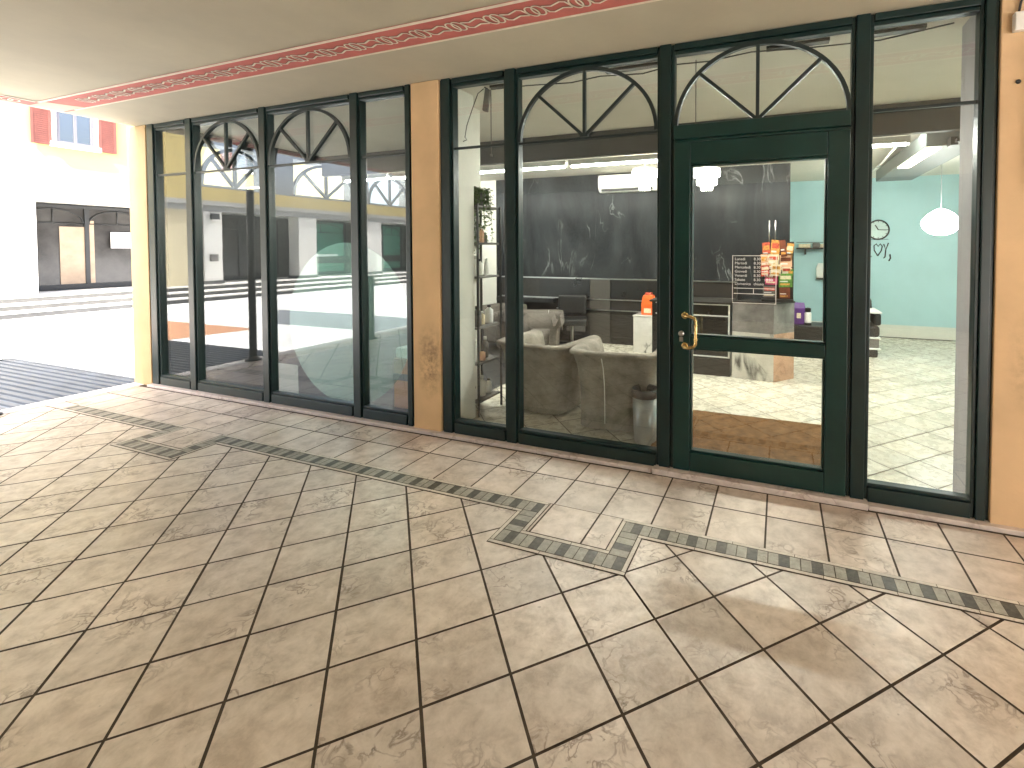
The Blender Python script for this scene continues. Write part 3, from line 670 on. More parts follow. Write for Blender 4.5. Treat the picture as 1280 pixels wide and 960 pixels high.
# ------------------------------------------------------------------ interior lights
bm_ = boxpart('ceiling_beam', M['beam'], None, (IX0, 3.3, 2.02, 2.099, 2.70, 2.996)); tag(bm_, 'long dark ceiling beam running across the shop above the tubes', 'beam')
def tube_light(x0, x1, z=2.635, y=2.20):
    t = thing('tube_light', '', 'tube light', ((x0 + x1) / 2, y, z), 'tube lights along the dark beam')
    h = (x1 - x0) / 2
    boxpart('batten', M['plast'], t, (-h, h, -0.04, 0.045, 0.03, 0.07), bevel=0.004); boxpart('light_shield', M['plast'], t, (-h, h, -0.062, -0.056, 0.0, 0.068), (-h, h, -0.055, -0.041, 0.035, 0.068))  # front lip added to keep tube light off the front ceiling
    m = MB(); m.tube([(-h + .03, 0, 0.0), (h - .03, 0, 0.0)], 0.018, 10); m.build('tube', M['tube'], t)
    boxpart('end_cap', M['plast'], t, (-h, -h + .028, -0.025, 0.03, -0.02, 0.028)); boxpart('end_cap', M['plast'], t, (h - .028, h, -0.025, 0.03, -0.02, 0.028))
    return t
TL = [(-6.35, -5.45, 'white tube light at the far left end of the beam'), (-5.40, -3.95, 'white tube light in the fourth pane of the left shopfront'),
      (-3.90, -2.55, 'white tube light beside the hanging gadget in the narrow pane'), (-2.50, -1.10, 'white tube light above the wall mounted air conditioner'),
      (-0.70, 0.55, 'white tube light hidden behind the head of the entrance door'), (0.62, 1.20, 'white tube light in the pane right of the door')]
for a, b, lab in TL: tube_light(a, b)['label'] = lab
lm = boxpart('light_strip', M['tube'], None, (0.6, 2.6, 2.5, 2.53, 2.83, 2.845)); tag(lm, 'thin bright strip light above the tube in the right pane', 'strip light')
# chandeliers
def chandelier(loc, label):
    t = thing('crystal_chandelier', label, 'chandelier', loc, 'crystal chandeliers inside the shop')
    m = MB(); m.tube([(0, 0, 0.12), (0, 0, 2.85 - loc[2])], 0.006, 8); m.lathe([(0.05, 2.85 - loc[2] - .03), (0.06, 2.849 - loc[2])], n=16); m.build('rod', M['steel'], t)
    m = MB()
    for r, z in ((0.165, 0.10), (0.125, -0.02), (0.07, -0.11)):
        m.tube([(r * cos(a), r * sin(a), z) for a in [2 * pi * k / 28 for k in range(28)]], 0.006, 6, closed=True)
    for a in range(4): m.tube([(0, 0, 0.12), (0.165 * cos(a * pi / 2), 0.165 * sin(a * pi / 2), 0.10)], 0.004, 6)
    m.build('ring_frame', M['steel'], t)
    m = MB()
    for r, z, n_, h in ((0.165, 0.085, 30, 0.10), (0.125, -0.03, 24, 0.09), (0.07, -0.12, 14, 0.07)):
        for k in range(n_):
            a = 2 * pi * k / n_; x, y = r * cos(a), r * sin(a); w = 0.011
            m.rings([[(x + q_ * cos(b), y + q_ * sin(b), zz) for b in (0, pi / 2, pi, 3 * pi / 2)] for q_, zz in ((0.002, z), (w, z - h * 0.3), (w * .8, z - h * 0.6), (0.001, z - h))], smooth=False)
    m.build('crystal', M['crystal'], t)
    m = MB(); m.lathe([(0.01, -0.06), (0.045, -0.03), (0.055, 0.02), (0.03, 0.06), (0.015, 0.08)], n=16); m.build('bulb', M['chand'], t)
    return t
chandelier((-1.75, 3.0, 2.58), 'bright crystal chandelier beside the white air conditioner'); chandelier((-0.905, 3.0, 2.54), 'bright crystal chandelier at the top left corner of the door glass')
# pendant
t = thing('pendant_lamp', 'white oval glass pendant lamp glowing in front of the mint wall', 'lamp', (2.02, 4.2, 1.92))
m = MB(); m.lathe([(0.03, 0.20), (0.07, 0.185), (0.15, 0.13), (0.215, 0.05), (0.225, 0.0), (0.20, -0.06), (0.14, -0.12), (0.06, -0.15), (0.01, -0.155)], n=32); m.build('shade', M['shade_lit'], t)
m = MB(); m.tube([(0, 0, 0.2), (0, 0, 0.91)], 0.005, 8); m.build('cord', M['grey'], t)
m = MB(); m.lathe([(0.02, 0.88), (0.055, 0.90), (0.06, 0.929)], n=20); m.build('ceiling_rose', M['plast'], t)
# grey duct with a yellow strip lamp
t = thing('ceiling_duct', 'grey sheet metal duct under the ceiling with a yellowish strip lamp', 'duct', (1.62, 3.3, 2.62))
boxpart('casing', M['duct'], t, (-0.24, 0.24, -0.95, 1.7, 0.0, 0.17), bevel=0.01)
boxpart('strip_lamp', M['warmtube'], t, (-0.235, -0.10, -0.93, 0.30, -0.022, -0.002), bevel=0.005)
m = MB(); m.tube([(-0.42, 1.3, 0.05), (-0.42, 0.2, 0.05), (-0.42, -0.6, 0.1)], 0.012, 8); m.build('pipe', M['plast'], t)
m = MB(); m.box(-0.03, 0.18, -1.13, -0.951, 0.0, 0.03); m.box(-0.06, 0.0, -1.06, -0.951, -0.02, 0.06); m.build('valve', M['blackm'], t)

# air conditioner
t = thing('air_conditioner', 'white split air conditioner high on the dark marble wall', 'air conditioner', (-2.33, 4.2, 2.52))
m = MB(); prof = [(0.0, 0.0), (-0.13, 0.0), (-0.185, 0.05), (-0.20, 0.12), (-0.20, 0.22), (-0.17, 0.28), (0, 0.28)]
m.rings([[(x, -.002 + a, b) for a, b in prof] for x in (-0.5, 0.5)], smooth=False); m.build('body', M['plast'], t, 0.01)
boxpart('vent', M['blackm'], t, (-0.44, 0.42, -0.194, -0.150, 0.015, 0.05)); boxpart('flap', M['plast'], t, (-0.45, 0.43, -0.207, -0.199, 0.055, 0.085), bevel=0.003)

# ------------------------------------------------------------------ wall counter, reception desk, plinths
t = thing('wall_counter', 'long low black counter with pale edge lines along the marble wall', 'counter', (0, 0, 0))
boxpart('body', M['dark'], t, (-4.75, -0.6, 4.06, 4.198, 0.005, 1.09))
boxpart('edge_strip', M['steel'], t, (-4.75, -0.6, 4.035, 4.06, 1.075, 1.093), (-4.75, -2.05, 4.02, 4.058, 0.735, 0.75), (-3.6, -2.05, 4.0, 4.058, 0.56, 0.572))
boxpart('black_panel', M['black'], t, (-3.95, -3.0, 4.045, 4.058, 0.77, 1.06), (-2.62, -1.3, 4.045, 4.058, 0.77, 1.06)); boxpart('shelf', M['blackm'], t, (-4.75, -3.62, 3.92, 4.058, 0.66, 0.735))
boxpart('pilaster', M['pilaster'], t, (-2.99, -2.63, 4.035, 4.058, 0.01, 1.07))
for a, b in ((-3.42, -3.08), (-3.9, -3.5), (-4.5, -4.0)):
    d = boxpart('drawer', M['dirty'], t, (a, b, 4.03, 4.058, 0.18, 0.40), bevel=0.004); boxpart('drawer_handle', M['steel'], d, ((a + b) / 2 - .06, (a + b) / 2 + .06, 4.015, 4.03, 0.33, 0.345))
boxpart('kick_board', M['black'], t, (-4.75, -0.6, 4.05, 4.0595, 0.006, 0.12))
t = thing('reception_desk', 'black reception desk with white outlined panels seen through the door glass', 'desk', (0, 0, 0))
boxpart('body', M['black'], t, (-1.55, -0.56, 2.66, 3.2, 0.005, 0.90)); boxpart('worktop', M['dark'], t, (-1.58, -0.55, 2.63, 3.22, 0.901, 0.925), bevel=0.004)
m = MB()
for a, b, c, d in ((-1.5, -0.565, 0.885, 0.90), (-1.5, -0.565, 0.745, 0.76), (-0.585, -0.565, 0.761, 0.884), (-1.5, -0.565, 0.235, 0.25), (-0.585, -0.565, 0.251, 0.744)): m.box(a, b, 2.65, 2.659, c, d)
m.build('outline_strip', M['vinyl'], t)
boxpart('kick_board', M['dark'], t, (-1.55, -0.56, 2.652, 2.6585, 0.006, 0.21))
m = MB(); m.lathe([(0.02, 0.26), (0.09, 0.31), (0.1, 0.33)], -0.84, 2.6, n=16); 
# marble plinths
c0, c1, c2 = (-0.535, 2.655), (-0.055, 2.585), (0.175, 2.86)
c3 = (c0[0] + c2[0] - c1[0], c0[1] + c2[1] - c1[1])
t = thing('marble_plinth', 'tall white and pink marble plinth under the leaflet rack', 'plinth', (0, 0, 0))
m = MB()
P = [c0, c1, c2, c3]
def prism(mb, pts, z0, z1, ms):
    mb.face([(*p, z1) for p in pts], ms[0]); mb.face([(*p, z0) for p in reversed(pts)], ms[0])
    for i in range(4): a, b = pts[i], pts[(i + 1) % 4]; mb.face([(*a, z0), (*b, z0), (*b, z1), (*a, z1)], ms[i])
prism(m, P, 0.006, 0.575, (0, 1, 0, 0)); m.build('block', [M['marble'], M['pinkmarble']], t)
m = MB(); prism(m, P, 0.577, 0.93, (0, 0, 0, 0)); m.build('upper_block', M['greystone'], t)
pc = ((c0[0] + c2[0]) / 2, (c0[1] + c2[1]) / 2); Q = [(pc[0] + (a - pc[0]) * 1.03, pc[1] + (b - pc[1]) * 1.03) for a, b in P]
m = MB(); prism(m, Q, 0.931, 0.95, (0, 0, 0, 0)); m.build('cap', M['dark'], t)
t = thing('marble_plinth', 'low grey veined marble plinth carrying the orange box', 'plinth', (-1.89, 3.72, 0.006))
boxpart('block', M['marble'], t, (-0.19, 0.19, -0.16, 0.16, 0, 0.55), bevel=0.004); boxpart('cap', M['marble'], t, (-0.2, 0.2, -0.17, 0.17, 0.551, 0.572), bevel=0.004)
t = thing('orange_container', 'bright orange product box standing on the low marble plinth', 'container', (-1.88, 3.72, 0.578))
m = MB(); m.rings([[(x * s_, y * s_, z) for x, y in ((-.1, -.08), (.1, -.08), (.1, .08), (-.1, .08))] for s_, z in ((1.0, 0.0), (1.0, 0.16), (0.86, 0.26), (0.72, 0.30))], smooth=False); m.build('body', M['orangep'], t, 0.008)
boxpart('label', M['papc'], t, (-.055, .055, -.084, -.081, 0.03, 0.10)); boxpart('cap', M['papr'], t, (-.05, .05, -.04, .04, 0.301, 0.335), bevel=0.006)
# leaflet rack
t = thing('leaflet_rack', 'leaflet rack of red, orange and green papers on the tall plinth', 'leaflet rack', (-0.03, 2.74, 0.951))
m = MB(); m.box(-0.17, 0.19, 0.05, 0.06, 0.0, 0.72); m.box(-0.17, 0.19, -0.08, 0.06, 0.0, 0.03)
for z in (0.28, 0.44, 0.60): m.box(-0.17, 0.19, -0.012, 0.049, z - .03, z - .02); 
m.build('stand', M['blackm'], t)
leaf = [('papr', -0.12, 0.60, .09, .22, .05), ('papo', -0.02, 0.62, .10, .24, -.08), ('redwood', 0.07, 0.64, .07, .2, .12), ('papo', 0.14, 0.60, .08, .2, -.15), ('peach', -0.14, 0.47, .08, .2, .06), ('papc', -0.04, 0.49, .12, .16, -.04), ('peach', 0.10, 0.47, .14, .18, .03), ('papr', -0.13, 0.37, .10, .13, 0.05), ('papc', -0.01, 0.38, .12, .14, -.06), ('papc', 0.11, 0.36, .1, .12, .04), ('papm', -0.06, 0.27, .14, .13, -.02), ('papg', 0.10, 0.26, .15, .16, .03), ('papg', 0.15, 0.33, .06, .13, -.2), ('dirty', -0.08, 0.12, .15, .14, 0), ('redwood', 0.09, 0.11, .12, .13, .02)]
for i, (mm, x, z, w, h, an) in enumerate(leaf):
    yo = -0.004 - 0.009 * (i % 3) - (0.02 if z < .4 else 0)
    m = MB(); ca, sa = cos(an), sin(an)
    def quad(u0, u1, v0, v1, y0, y1, mi):
        P_ = [(x + u * ca - v * sa, z + u * sa + v * ca) for u, v in ((u0, v0), (u1, v0), (u1, v1), (u0, v1))]
        m.rings([[(p, yy, q_) for p, q_ in P_] for yy in (y1, y0)], mi, smooth=False)
    quad(-w / 2, w / 2, -h / 2, h / 2, yo - .002, yo, 0)
    quad(-w * .4, w * .4, h * .08, h * .34, yo - .0032, yo - .0022, 1); quad(-w * .42, w * .15, -h * .12, -h * .04, yo - .0032, yo - .0022, 2); quad(-w * .42, w * .3, -h * .36, -h * .22, yo - .0032, yo - .0022, 3)
    m.build('leaflet', [M[mm], M[('papo', 'papr', 'redwood', 'papc')[i % 4]], M['vinyl'], M[('peach', 'papc', 'papo')[i % 3]]], t)
m = MB()
for x in (-0.09, -0.02): m.tube([(x, 0.06, 0.7), (x, 0.06, 0.98)], 0.007, 8)
m.build('upright', M['steel'], t)

# console with purple and white bottles, shelf, dispenser, clock
t = thing('black_console', 'low black console by the mint wall behind the door', 'console', (0.68, 4.72, 0.006))
boxpart('top', M['blackm'], t, (-0.52, 0.42, -0.24, 0.26, 0.36, 0.40), bevel=0.005); boxpart('front', M['black'], t, (-0.50, 0.40, -0.22, 0.24, 0.10, 0.359)); boxpart('plinth', M['redwood'], t, (-0.5, 0.4, -0.2, 0.22, 0, 0.099))
t = thing('purple_bag', 'purple glossy product bag standing on the black console', 'bag', (0.29, 4.66, 0.407))
m = MB(); m.rings([[(x * a, y * b, z) for x, y in ((-.1, -.05), (.1, -.05), (.1, .05), (-.1, .05))] for a, b, z in ((1, 1, 0), (1.05, 1.1, .12), (0.95, 0.9, .26), (0.8, 0.25, .34))], smooth=False); m.build('body', M['purple'], t, 0.01)
boxpart('label', M['papc'], t, (-.03, .03, -.059, -.056, .10, .18))
t = thing('white_bottle', 'white bottle with a black cap beside the purple bag', 'bottle', (0.42, 4.62, 0.407))
m = MB(); m.lathe([(0.05, 0.0), (0.052, 0.05), (0.052, 0.18), (0.04, 0.2)], n=20); m.build('body', M['plast'], t); m = MB(); m.lathe([(0.042, 0.2), (0.045, 0.25), (0.05, 0.255), (0.02, 0.27)], n=20); m.build('cap', M['black'], t)
m = MB(); m.lathe([(0.0535, 0.0), (0.0535, 0.04)], n=20); m.build('foot_band', M['black'], t)
t = thing('wall_shelf', 'small dark wall shelf of folded towels on the mint wall', 'shelf', (0.55, 6.3, 1.58))
boxpart('board', M['dark'], t, (-0.26, 0.35, -0.22, -0.003, 0.0, 0.025)); boxpart('bracket', M['blackm'], t, (-0.12, -0.09, -0.2, -0.003, -0.10, -0.001)); boxpart('rail', M['blackm'], t, (-0.26, 0.35, -0.21, -0.2, 0.12, 0.13))
for i, (x, w, h) in enumerate(((-0.12, .2, .07), (0.08, .12, .09), (0.24, .18, .07))):
    o = boxpart('folded_towel', M['papc' if i != 1 else 'dirty'], None, (-w / 2, w / 2, -.08, .08, 0, h), bevel=0.015); o.location = (0.55 + x, 6.19, 1.606)
    tag(o, ('cream folded towel at the left of the wall shelf', 'small grey folded towel in the middle of the wall shelf', 'cream folded towel at the right of the wall shelf')[i], 'towel', 'towels on the wall shelf')
t = thing('soap_dispenser', 'white dispenser with a dark base on the mint wall', 'dispenser', (0.74, 6.3, 1.02))
m = MB(); m.rings([[(x * s_, -.002 + (y - 0.0) * s_, z) for x, y in ((-.1, 0), (-.1, -.1), (.1, -.1), (.1, 0))] for s_, z in ((0.95, 0.03), (1, 0.08), (1, 0.22), (0.7, 0.30))], smooth=False); m.build('body', M['plast'], t, 0.01); boxpart('base', M['blackm'], t, (-.1, .1, -.1, -.002, 0, .029))
t = thing('wall_clock', 'round white wall clock with a thin black rim on the mint wall', 'clock', (1.645, 6.3, 1.925))
m = MB(); n = 40; cc = lambda r, y: [(r * cos(a), y, r * sin(a)) for a in [2 * pi * k / n for k in range(n)]]
m.rings([cc(0.165, -.002), cc(0.165, -.02)], smooth=False); m.build('face', mat('clock_face', (0.62, 0.75, 0.72), 0.5), t)
m = MB(); m.tube(cc(0.168, -0.02), 0.013, 8, closed=True); m.build('rim', M['ink'], t)
m = MB()
for a, l, w in ((radians(120), .10, .009), (radians(-2), .13, .007)): m.tube([(0, -.026, 0), (l * cos(a), -.026, l * sin(a))], w, 4, square=True, sy=.3)
m.build('hand', M['ink'], t)
for k in range(12):
    a = k * pi / 6; m = MB(); m.tube([(.135 * cos(a), -.023, .135 * sin(a)), (.152 * cos(a), -.023, .152 * sin(a))], .006, 4, square=True, sy=.3); m.build('hour_mark', M['ink'], t)
t = thing('wall_lettering', 'dark handwritten lettering and a heart under the wall clock', 'lettering', (1.50, 6.298, 1.42))
m = MB()
def wr(pts, r=.011): m.tube([(x, 0, z) for x, z in pts], r, 6)
wr([(0.0, .04), (0.03, .26)], .014); wr([(0.03, .26), (-.03, .19)]); wr([(.0, .02), (.05, .03)])
wr([(.145, .04), (.09, .14), (.085, .22), (.12, .255), (.15, .21), (.185, .255), (.215, .21), (.20, .13), (.145, .04)])
wr([(.235, .25), (.27, .15), (.31, .27)]); wr([(.27, .15), (.26, .02), (.235, .0)]); wr([(.335, .07), (.345, .0), (.32, -.05)], .013); wr([(-.03, .33), (.31, .335)], .004)
m.build('strokes', M['ink'], t)

# ------------------------------------------------------------------ seats
def tub_chair(label, loc, rz, m_=None, w=0.78, d=0.76, h=0.72, group='grey tub armchairs in the waiting area'):
    """rounded tub chair: flaring U-shaped shell, seat cushion, piping down the back. local -y is its back"""
    m_ = m_ or M['suede']
    t = thing('tub_armchair', label, 'armchair', loc, group, rz)
    def U(s, z, inset):                                     # half-superellipse back, straight arms; open to +y
        pts = []; W, Dp = (w / 2) * s - inset, d * 0.5 * s - inset
        N = 26
        for k in range(N + 1):
            a = pi + pi * k / N
            c_, s_ = cos(a), sin(a); e = 0.40
            pts.append((W * math.copysign(abs(c_) ** e, c_), Dp * math.copysign(abs(s_) ** e, s_), z))
        f_ = d * 0.46
        return [(-W, f_, z)] + pts + [(W, f_, z)]
    R = []
    for s, z in ((0.80, 0.03), (0.79, 0.08), (0.79, 0.25), (0.81, 0.42), (0.86, 0.56), (0.94, 0.66), (1.0, h - .03), (1.0, h - .01)): R.append(U(s, z, 0.0))
    for s, z, q_ in ((1.0, h, 0.02), (1.0, h + .004, 0.06), (0.98, h - .01, 0.105), (0.95, 0.62, 0.12), (0.86, 0.42, 0.12), (0.84, 0.30, 0.12), (0.82, 0.06, 0.12)): R.append(U(s, z, q_))
    n = len(R[0]); mb = MB(); i0 = len(mb.v)
    mb.rings(R + [R[0]], 0, close=False, cap0=False, cap1=False)
    for j in (0, n - 1):                                    # arm fronts
        lp = [r[j] for r in R]; mb.face(lp if j else lp[::-1], 0)
    mb.build('shell', m_, t, 0.0)
    mb = MB(); mb.box(-w * .40 + .12, w * .40 - .12, -d * .28, d * .47, 0.10, 0.40); mb.build('seat_cushion', m_, t, 0.05, 4)
    mb = MB()
    for xk in (0,):
        pth = [(-0.10 * s, -d * 0.5 * s - .003, z) for s, z in ((0.79, 0.08), (0.79, 0.25), (0.81, 0.42), (0.86, 0.56), (0.93, 0.65))]
        mb.tube(pth, 0.0045, 6)
    mb.build('piping', M['vinyl'], t)
    for sx, sy in ((-.24, -.2), (.24, -.2), (-.24, .26), (.24, .26)):
        mb = MB(); mb.lathe([(0.022, 0), (0.026, 0.05)], sx, sy, n=12); mb.build('foot', M['blackm'], t)
    return t
tub_chair('grey suede tub armchair nearest the door with its pale piped back to the glass', (-1.335, 0.78, 0.006), radians(4), w=0.86, h=0.70)
tub_chair('grey suede tub armchair behind the narrow pane, beside the shelving', (-2.20, 0.95, 0.006), radians(-7), w=0.84, h=0.68)
tub_chair('pale grey low armchair deeper inside, in front of the dark counter', (-3.25, 2.75, 0.006), radians(200), M['suede2'], 0.7, 0.7, 0.52)
tub_chair('pale armchair far back at the left end of the dark counter', (-4.22, 3.3, 0.006), radians(170), M['suede2'], 0.66, 0.66, 0.46)
t = thing('coffee_table', 'low coffee table with a red brown wooden top in the waiting area', 'table', (-3.75, 3.65, 0.006))
m = MB(); m.lathe([(0.36, 0.385), (0.37, 0.395), (0.37, 0.41), (0.36, 0.42)], n=32, sy=.7); m.build('top', M['redwood'], t)
m = MB(); m.lathe([(0.03, 0.02), (0.025, 0.384)], n=12); m.lathe([(0.2, 0.0), (0.19, 0.015), (0.03, 0.03)], n=20); m.build('pedestal', M['blackm'], t)
o = boxpart('small_box', M['plast'], None, (-.06, .06, -.05, .05, 0, .08), bevel=.004); o.location = (-3.46, 3.55, 0.427); tag(o, 'tiny white box lying on the red brown table', 'box')
t = thing('swivel_chair', 'black swivel chair on a star shaped base before the counter', 'chair', (-3.1, 3.55, 0.006), rz=0.4)
m = MB()
for k in range(5): a = 2 * pi * k / 5; m.tube([(0, 0, 0.10), (0.34 * cos(a), 0.34 * sin(a), 0.03)], 0.014, 8)
m.build('star_base', M['blackm'], t); m = MB(); m.lathe([(0.025, 0.08), (0.025, 0.38)], n=12); m.build('column', M['steel'], t)
m = MB(); m.box(-.24, .24, -.24, .24, .38, .48); m.build('seat', M['leather'], t, .03, 3); m = MB(); m.box(-.23, .23, .2, .27, .5, .82); m.build('backrest', M['leather'], t, .03, 3)
m = MB(); m.tube([(0, .2, .42), (0, .27, .46), (0, .27, .55)], .02, 8); m.build('back_support', M['blackm'], t)
# black salon chair at the right
t = thing('salon_chair', 'black leather salon chair with pale piping half hidden by the door post', 'chair', (1.05, 4.72, 0.006))
m = MB(); m.box(-.32, .32, -.3, .3, .30, .46); m.build('seat', M['leather'], t, .04, 3)
m = MB(); m.rings([[(x * s_, .22 + y + q_, z) for x, y in ((-.3, -.06), (.3, -.06), (.3, .06), (-.3, .06))] for s_, q_, z in ((1, 0, .47), (1.02, .03, .6), (.98, .06, .78), (.8, .08, .9))], smooth=False); m.build('backrest', M['leather'], t, .04, 3)
for s_ in (-1, 1):
    m = MB(); m.box(s_ * .29 - .045, s_ * .29 + .045, -.3, .28, .47, .64); m.build('armrest', M['leather'], t, .03, 3)
m = MB(); m.box(-.33, .33, -.305, .305, .275, .299); m.box(-.33, .33, -.31, .305, .12, .14); m.box(-.34, .34, -.31, .3, .645, .665); m.build('trim', M['vinyl'], t, .005)
boxpart('base', M['dark'], t, (-.30, .30, -.28, .28, .0, .119), bevel=.02); boxpart('skirt', M['dirty'], t, (-.31, .31, -.29, .29, .141, .274))

# bin, mat, shelving, plant
t = thing('waste_bin', 'small grey waste bin with a dark rim against the glass by the door', 'bin', (-1.02, 0.42, 0.006))
m = MB(); m.lathe([(0.085, 0.0), (0.09, 0.01), (0.105, 0.38), (0.10, 0.38), (0.085, 0.02)], n=28, cap1=False); m.build('body', mat('bin_grey', (0.42, 0.43, 0.42), 0.35, metal=0.4), t)
m = MB(); m.lathe([(0.106, 0.375), (0.112, 0.38), (0.112, 0.44), (0.106, 0.445), (0.10, 0.43), (0.10, 0.38)], n=28, cap0=False, cap1=False); m.build('rim', M['blackm'], t)
o = boxpart('door_mat', M['mat_'], None, (-0.95, 0.42, 0.12, 1.28, 0.007, 0.022), bevel=.006); tag(o, 'brown coir door mat just inside the entrance door', 'mat')
t = thing('shelving_unit', 'tall open shelving unit with thin black uprights behind the narrow pane', 'shelving', (-2.745, 0.60, 0.006))
m = MB()
for x in (-.115, .115):
    for y in (-.19, .19): m.box(x - .008, x + .008, y - .008, y + .008, 0, 2.0)
m.build('upright', M['blackm'], t)
m = MB()
SHZ = (0.12, 0.48, 0.82, 1.30, 1.62, 1.97)
for z in SHZ: m.box(-.106, .106, -.181, .181, z, z + .02)
m.build('shelf_board', M['dirty'], t)
cols = ['vinyl', 'papc', 'dirty', 'peach', 'plast', 'inwall']
items = 0
for si, z in enumerate(SHZ[:-1]):
    y = -0.15
    while y < 0.13:
        w = random.choice((0.05, 0.07, 0.09)); h = random.uniform(.10, .22)
        tt = thing('hair_product_bottle', '', 'bottle', (-2.745 + random.uniform(0.0, .05), 0.60 + y + w / 2, 0.006 + z + 0.0205), 'bottles on the shelving unit')
        m = MB(); m.lathe([(w * .42, 0), (w * .45, .01), (w * .45, h * .7), (w * .2, h * .8), (w * .18, h * .85)], n=14); m.build('body', M[cols[(items * 5 + si) % 6]], tt)
        m = MB(); m.lathe([(w * .22, h * .85), (w * .22, h)], n=12); m.build('cap', M['plast' if items % 2 else 'black'], tt)
        tt['label'] = 'small pale product bottle on the black shelving unit'
        items += 1; y += w + random.uniform(.02, .05)
t = thing('trailing_plant', 'leafy trailing green plant hanging from the top of the shelving unit', 'plant', (-2.72, 0.56, 1.997))
m = MB(); m.lathe([(0.05, 0.0), (0.07, 0.12), (0.06, 0.12), (0.05, 0.08)], n=16, cap1=False); m.build('pot', M['pot'], t)
lm_, st = MB(), MB()
def leafq(p, s):
    a, b = random.uniform(0, 2 * pi), random.uniform(-.9, .5); d = (cos(a) * cos(b), sin(a) * cos(b), sin(b)); w = (-sin(a), cos(a), random.uniform(-.3, .3))
    pts = [(0, 0), (.35, .32), (.75, .22), (1, 0), (.75, -.22), (.35, -.32)]
    lm_.face([tuple(p[k] + s * (u * d[k] + v * w[k]) for k in range(3)) for u, v in pts])
for k in range(16):
    a = random.uniform(-1.9, 1.9); L_ = random.uniform(.1, .75); p = [0.02 * cos(a), .02 * sin(a), .12]; path = [tuple(p)]
    steps = int(6 + L_ * 22)
    for q_ in range(steps):
        tt_ = q_ / steps
        p = [p[0] + (0.012 if tt_ < .35 else 0.0015) * cos(a) + random.uniform(-.004, .004), p[1] + (0.012 if tt_ < .35 else 0.001) * sin(a) + random.uniform(-.004, .004), p[2] + (0.014 * (1 - tt_ * 4) if tt_ < .35 else -L_ / steps * 1.4)]
        path.append(tuple(p))
        for _ in range(3): leafq([p[i] + random.uniform(-.012, .012) for i in range(3)], random.uniform(.025, .05))
    st.tube(path, .002, 5)
st.build('stem', M['leaf'], t); lm_.build('leaves', M['leaf'], t)
# display boxes behind the left shopfront
t = thing('display_boxes', 'peach and white display carton beside the middle pillar, left shopfront', 'carton', (-3.27, 0.20, 0.004))
boxpart('lower_carton', M['peach'], t, (-.10, .10, -.07, .09, .10, .36), bevel=.004); boxpart('band', M['grey'], t, (-.105, .105, -.075, .095, .361, .42)); boxpart('upper_carton', M['peach'], t, (-.10, .10, -.07, .09, .421, .56), bevel=.004)
boxpart('lid', M['plast'], t, (-.09, .09, -.06, .08, .561, .66), bevel=.02); boxpart('base', M['dark'], t, (-.11, .11, -.08, .10, 0, .099))
# hanging cable, gadget and rods behind the top of the right shopfront
t = thing('hanging_gadget', 'dark rectangular gadget dangling from a cable behind the narrow pane', 'gadget', (-2.41, 0.25, 2.88), rz=0.3)
m = MB(); P = [(-.035, -.09), (.01, -.1), (.035, .09), (-.01, .1)]; m.rings([[(x, y, z) for x, z in P] for y in (-.02, .02)], smooth=False); m.build('body', M['dirty'], t, .006)
m = MB(); m.tube([(0.01, 0, .1), (-.02, 0, .115)], .006, 6); m.build('hook', M['rubber'], t)
m = MB(); m.tube([(-2.44, .25, 2.985), (-2.50, .25, 2.95), (-2.56, .25, 2.82), (-2.62, .25, 2.68), (-2.64, .25, 2.58), (-2.62, .25, 2.555), (-2.66, .25, 2.545)], .004, 6); tag(m.build('loose_cable', M['rubber']), 'thin loose cable sagging down the narrow pane', 'cable')
m = MB(); m.tube([(-2.36, .25, 2.97), (-2.0, .25, 2.96), (-1.6, .25, 2.935), (-1.35, .25, 2.955), (-1.0, .25, 2.93), (-.75, .25, 2.965), (-.5, .25, 2.955), (-.2, .25, 2.98), (.15, .25, 2.955), (.6, .25, 2.94), (1.0, .25, 2.985)], .005, 6); tag(m.build('ceiling_cable', M['rubber']), 'long black cable drooping along the ceiling behind the fanlights', 'cable')
m = MB(); m.box(-2.36, -2.2, .22, .28, 2.975, 2.994); m.box(-1.3, -.85, .22, .28, 2.972, 2.994); m.box(-.1, .3, .22, .28, 2.975, 2.994); m.box(.55, .85, .22, .28, 2.972, 2.994)
tag(m.build('cable_trunking', M['blackm']), 'short dark cable trunking under the ceiling behind the glass', 'trunking')
m = MB(); m.tube([(-2.33, 2.0, 2.996), (-2.33, 2.0, 2.76)], .006, 6)
for nm, x, lab in (('suspension_rod', -2.40, 'thin suspension rod in the narrow pane beside the gadget'), ('suspension_rod', -0.60, 'thin suspension rod behind the fanlight over the door'), ('suspension_rod', -3.33, 'thin suspension rod in the last pane of the left shopfront')):
    m = MB(); m.tube([(x, .30, 2.997), (x, .30, 2.42)], .004, 6); m.lathe([(.012, 2.40), (.012, 2.42)], x, .30, n=10); tag(m.build(nm, M['dirty']), lab, 'rod', 'suspension rods behind the glass')

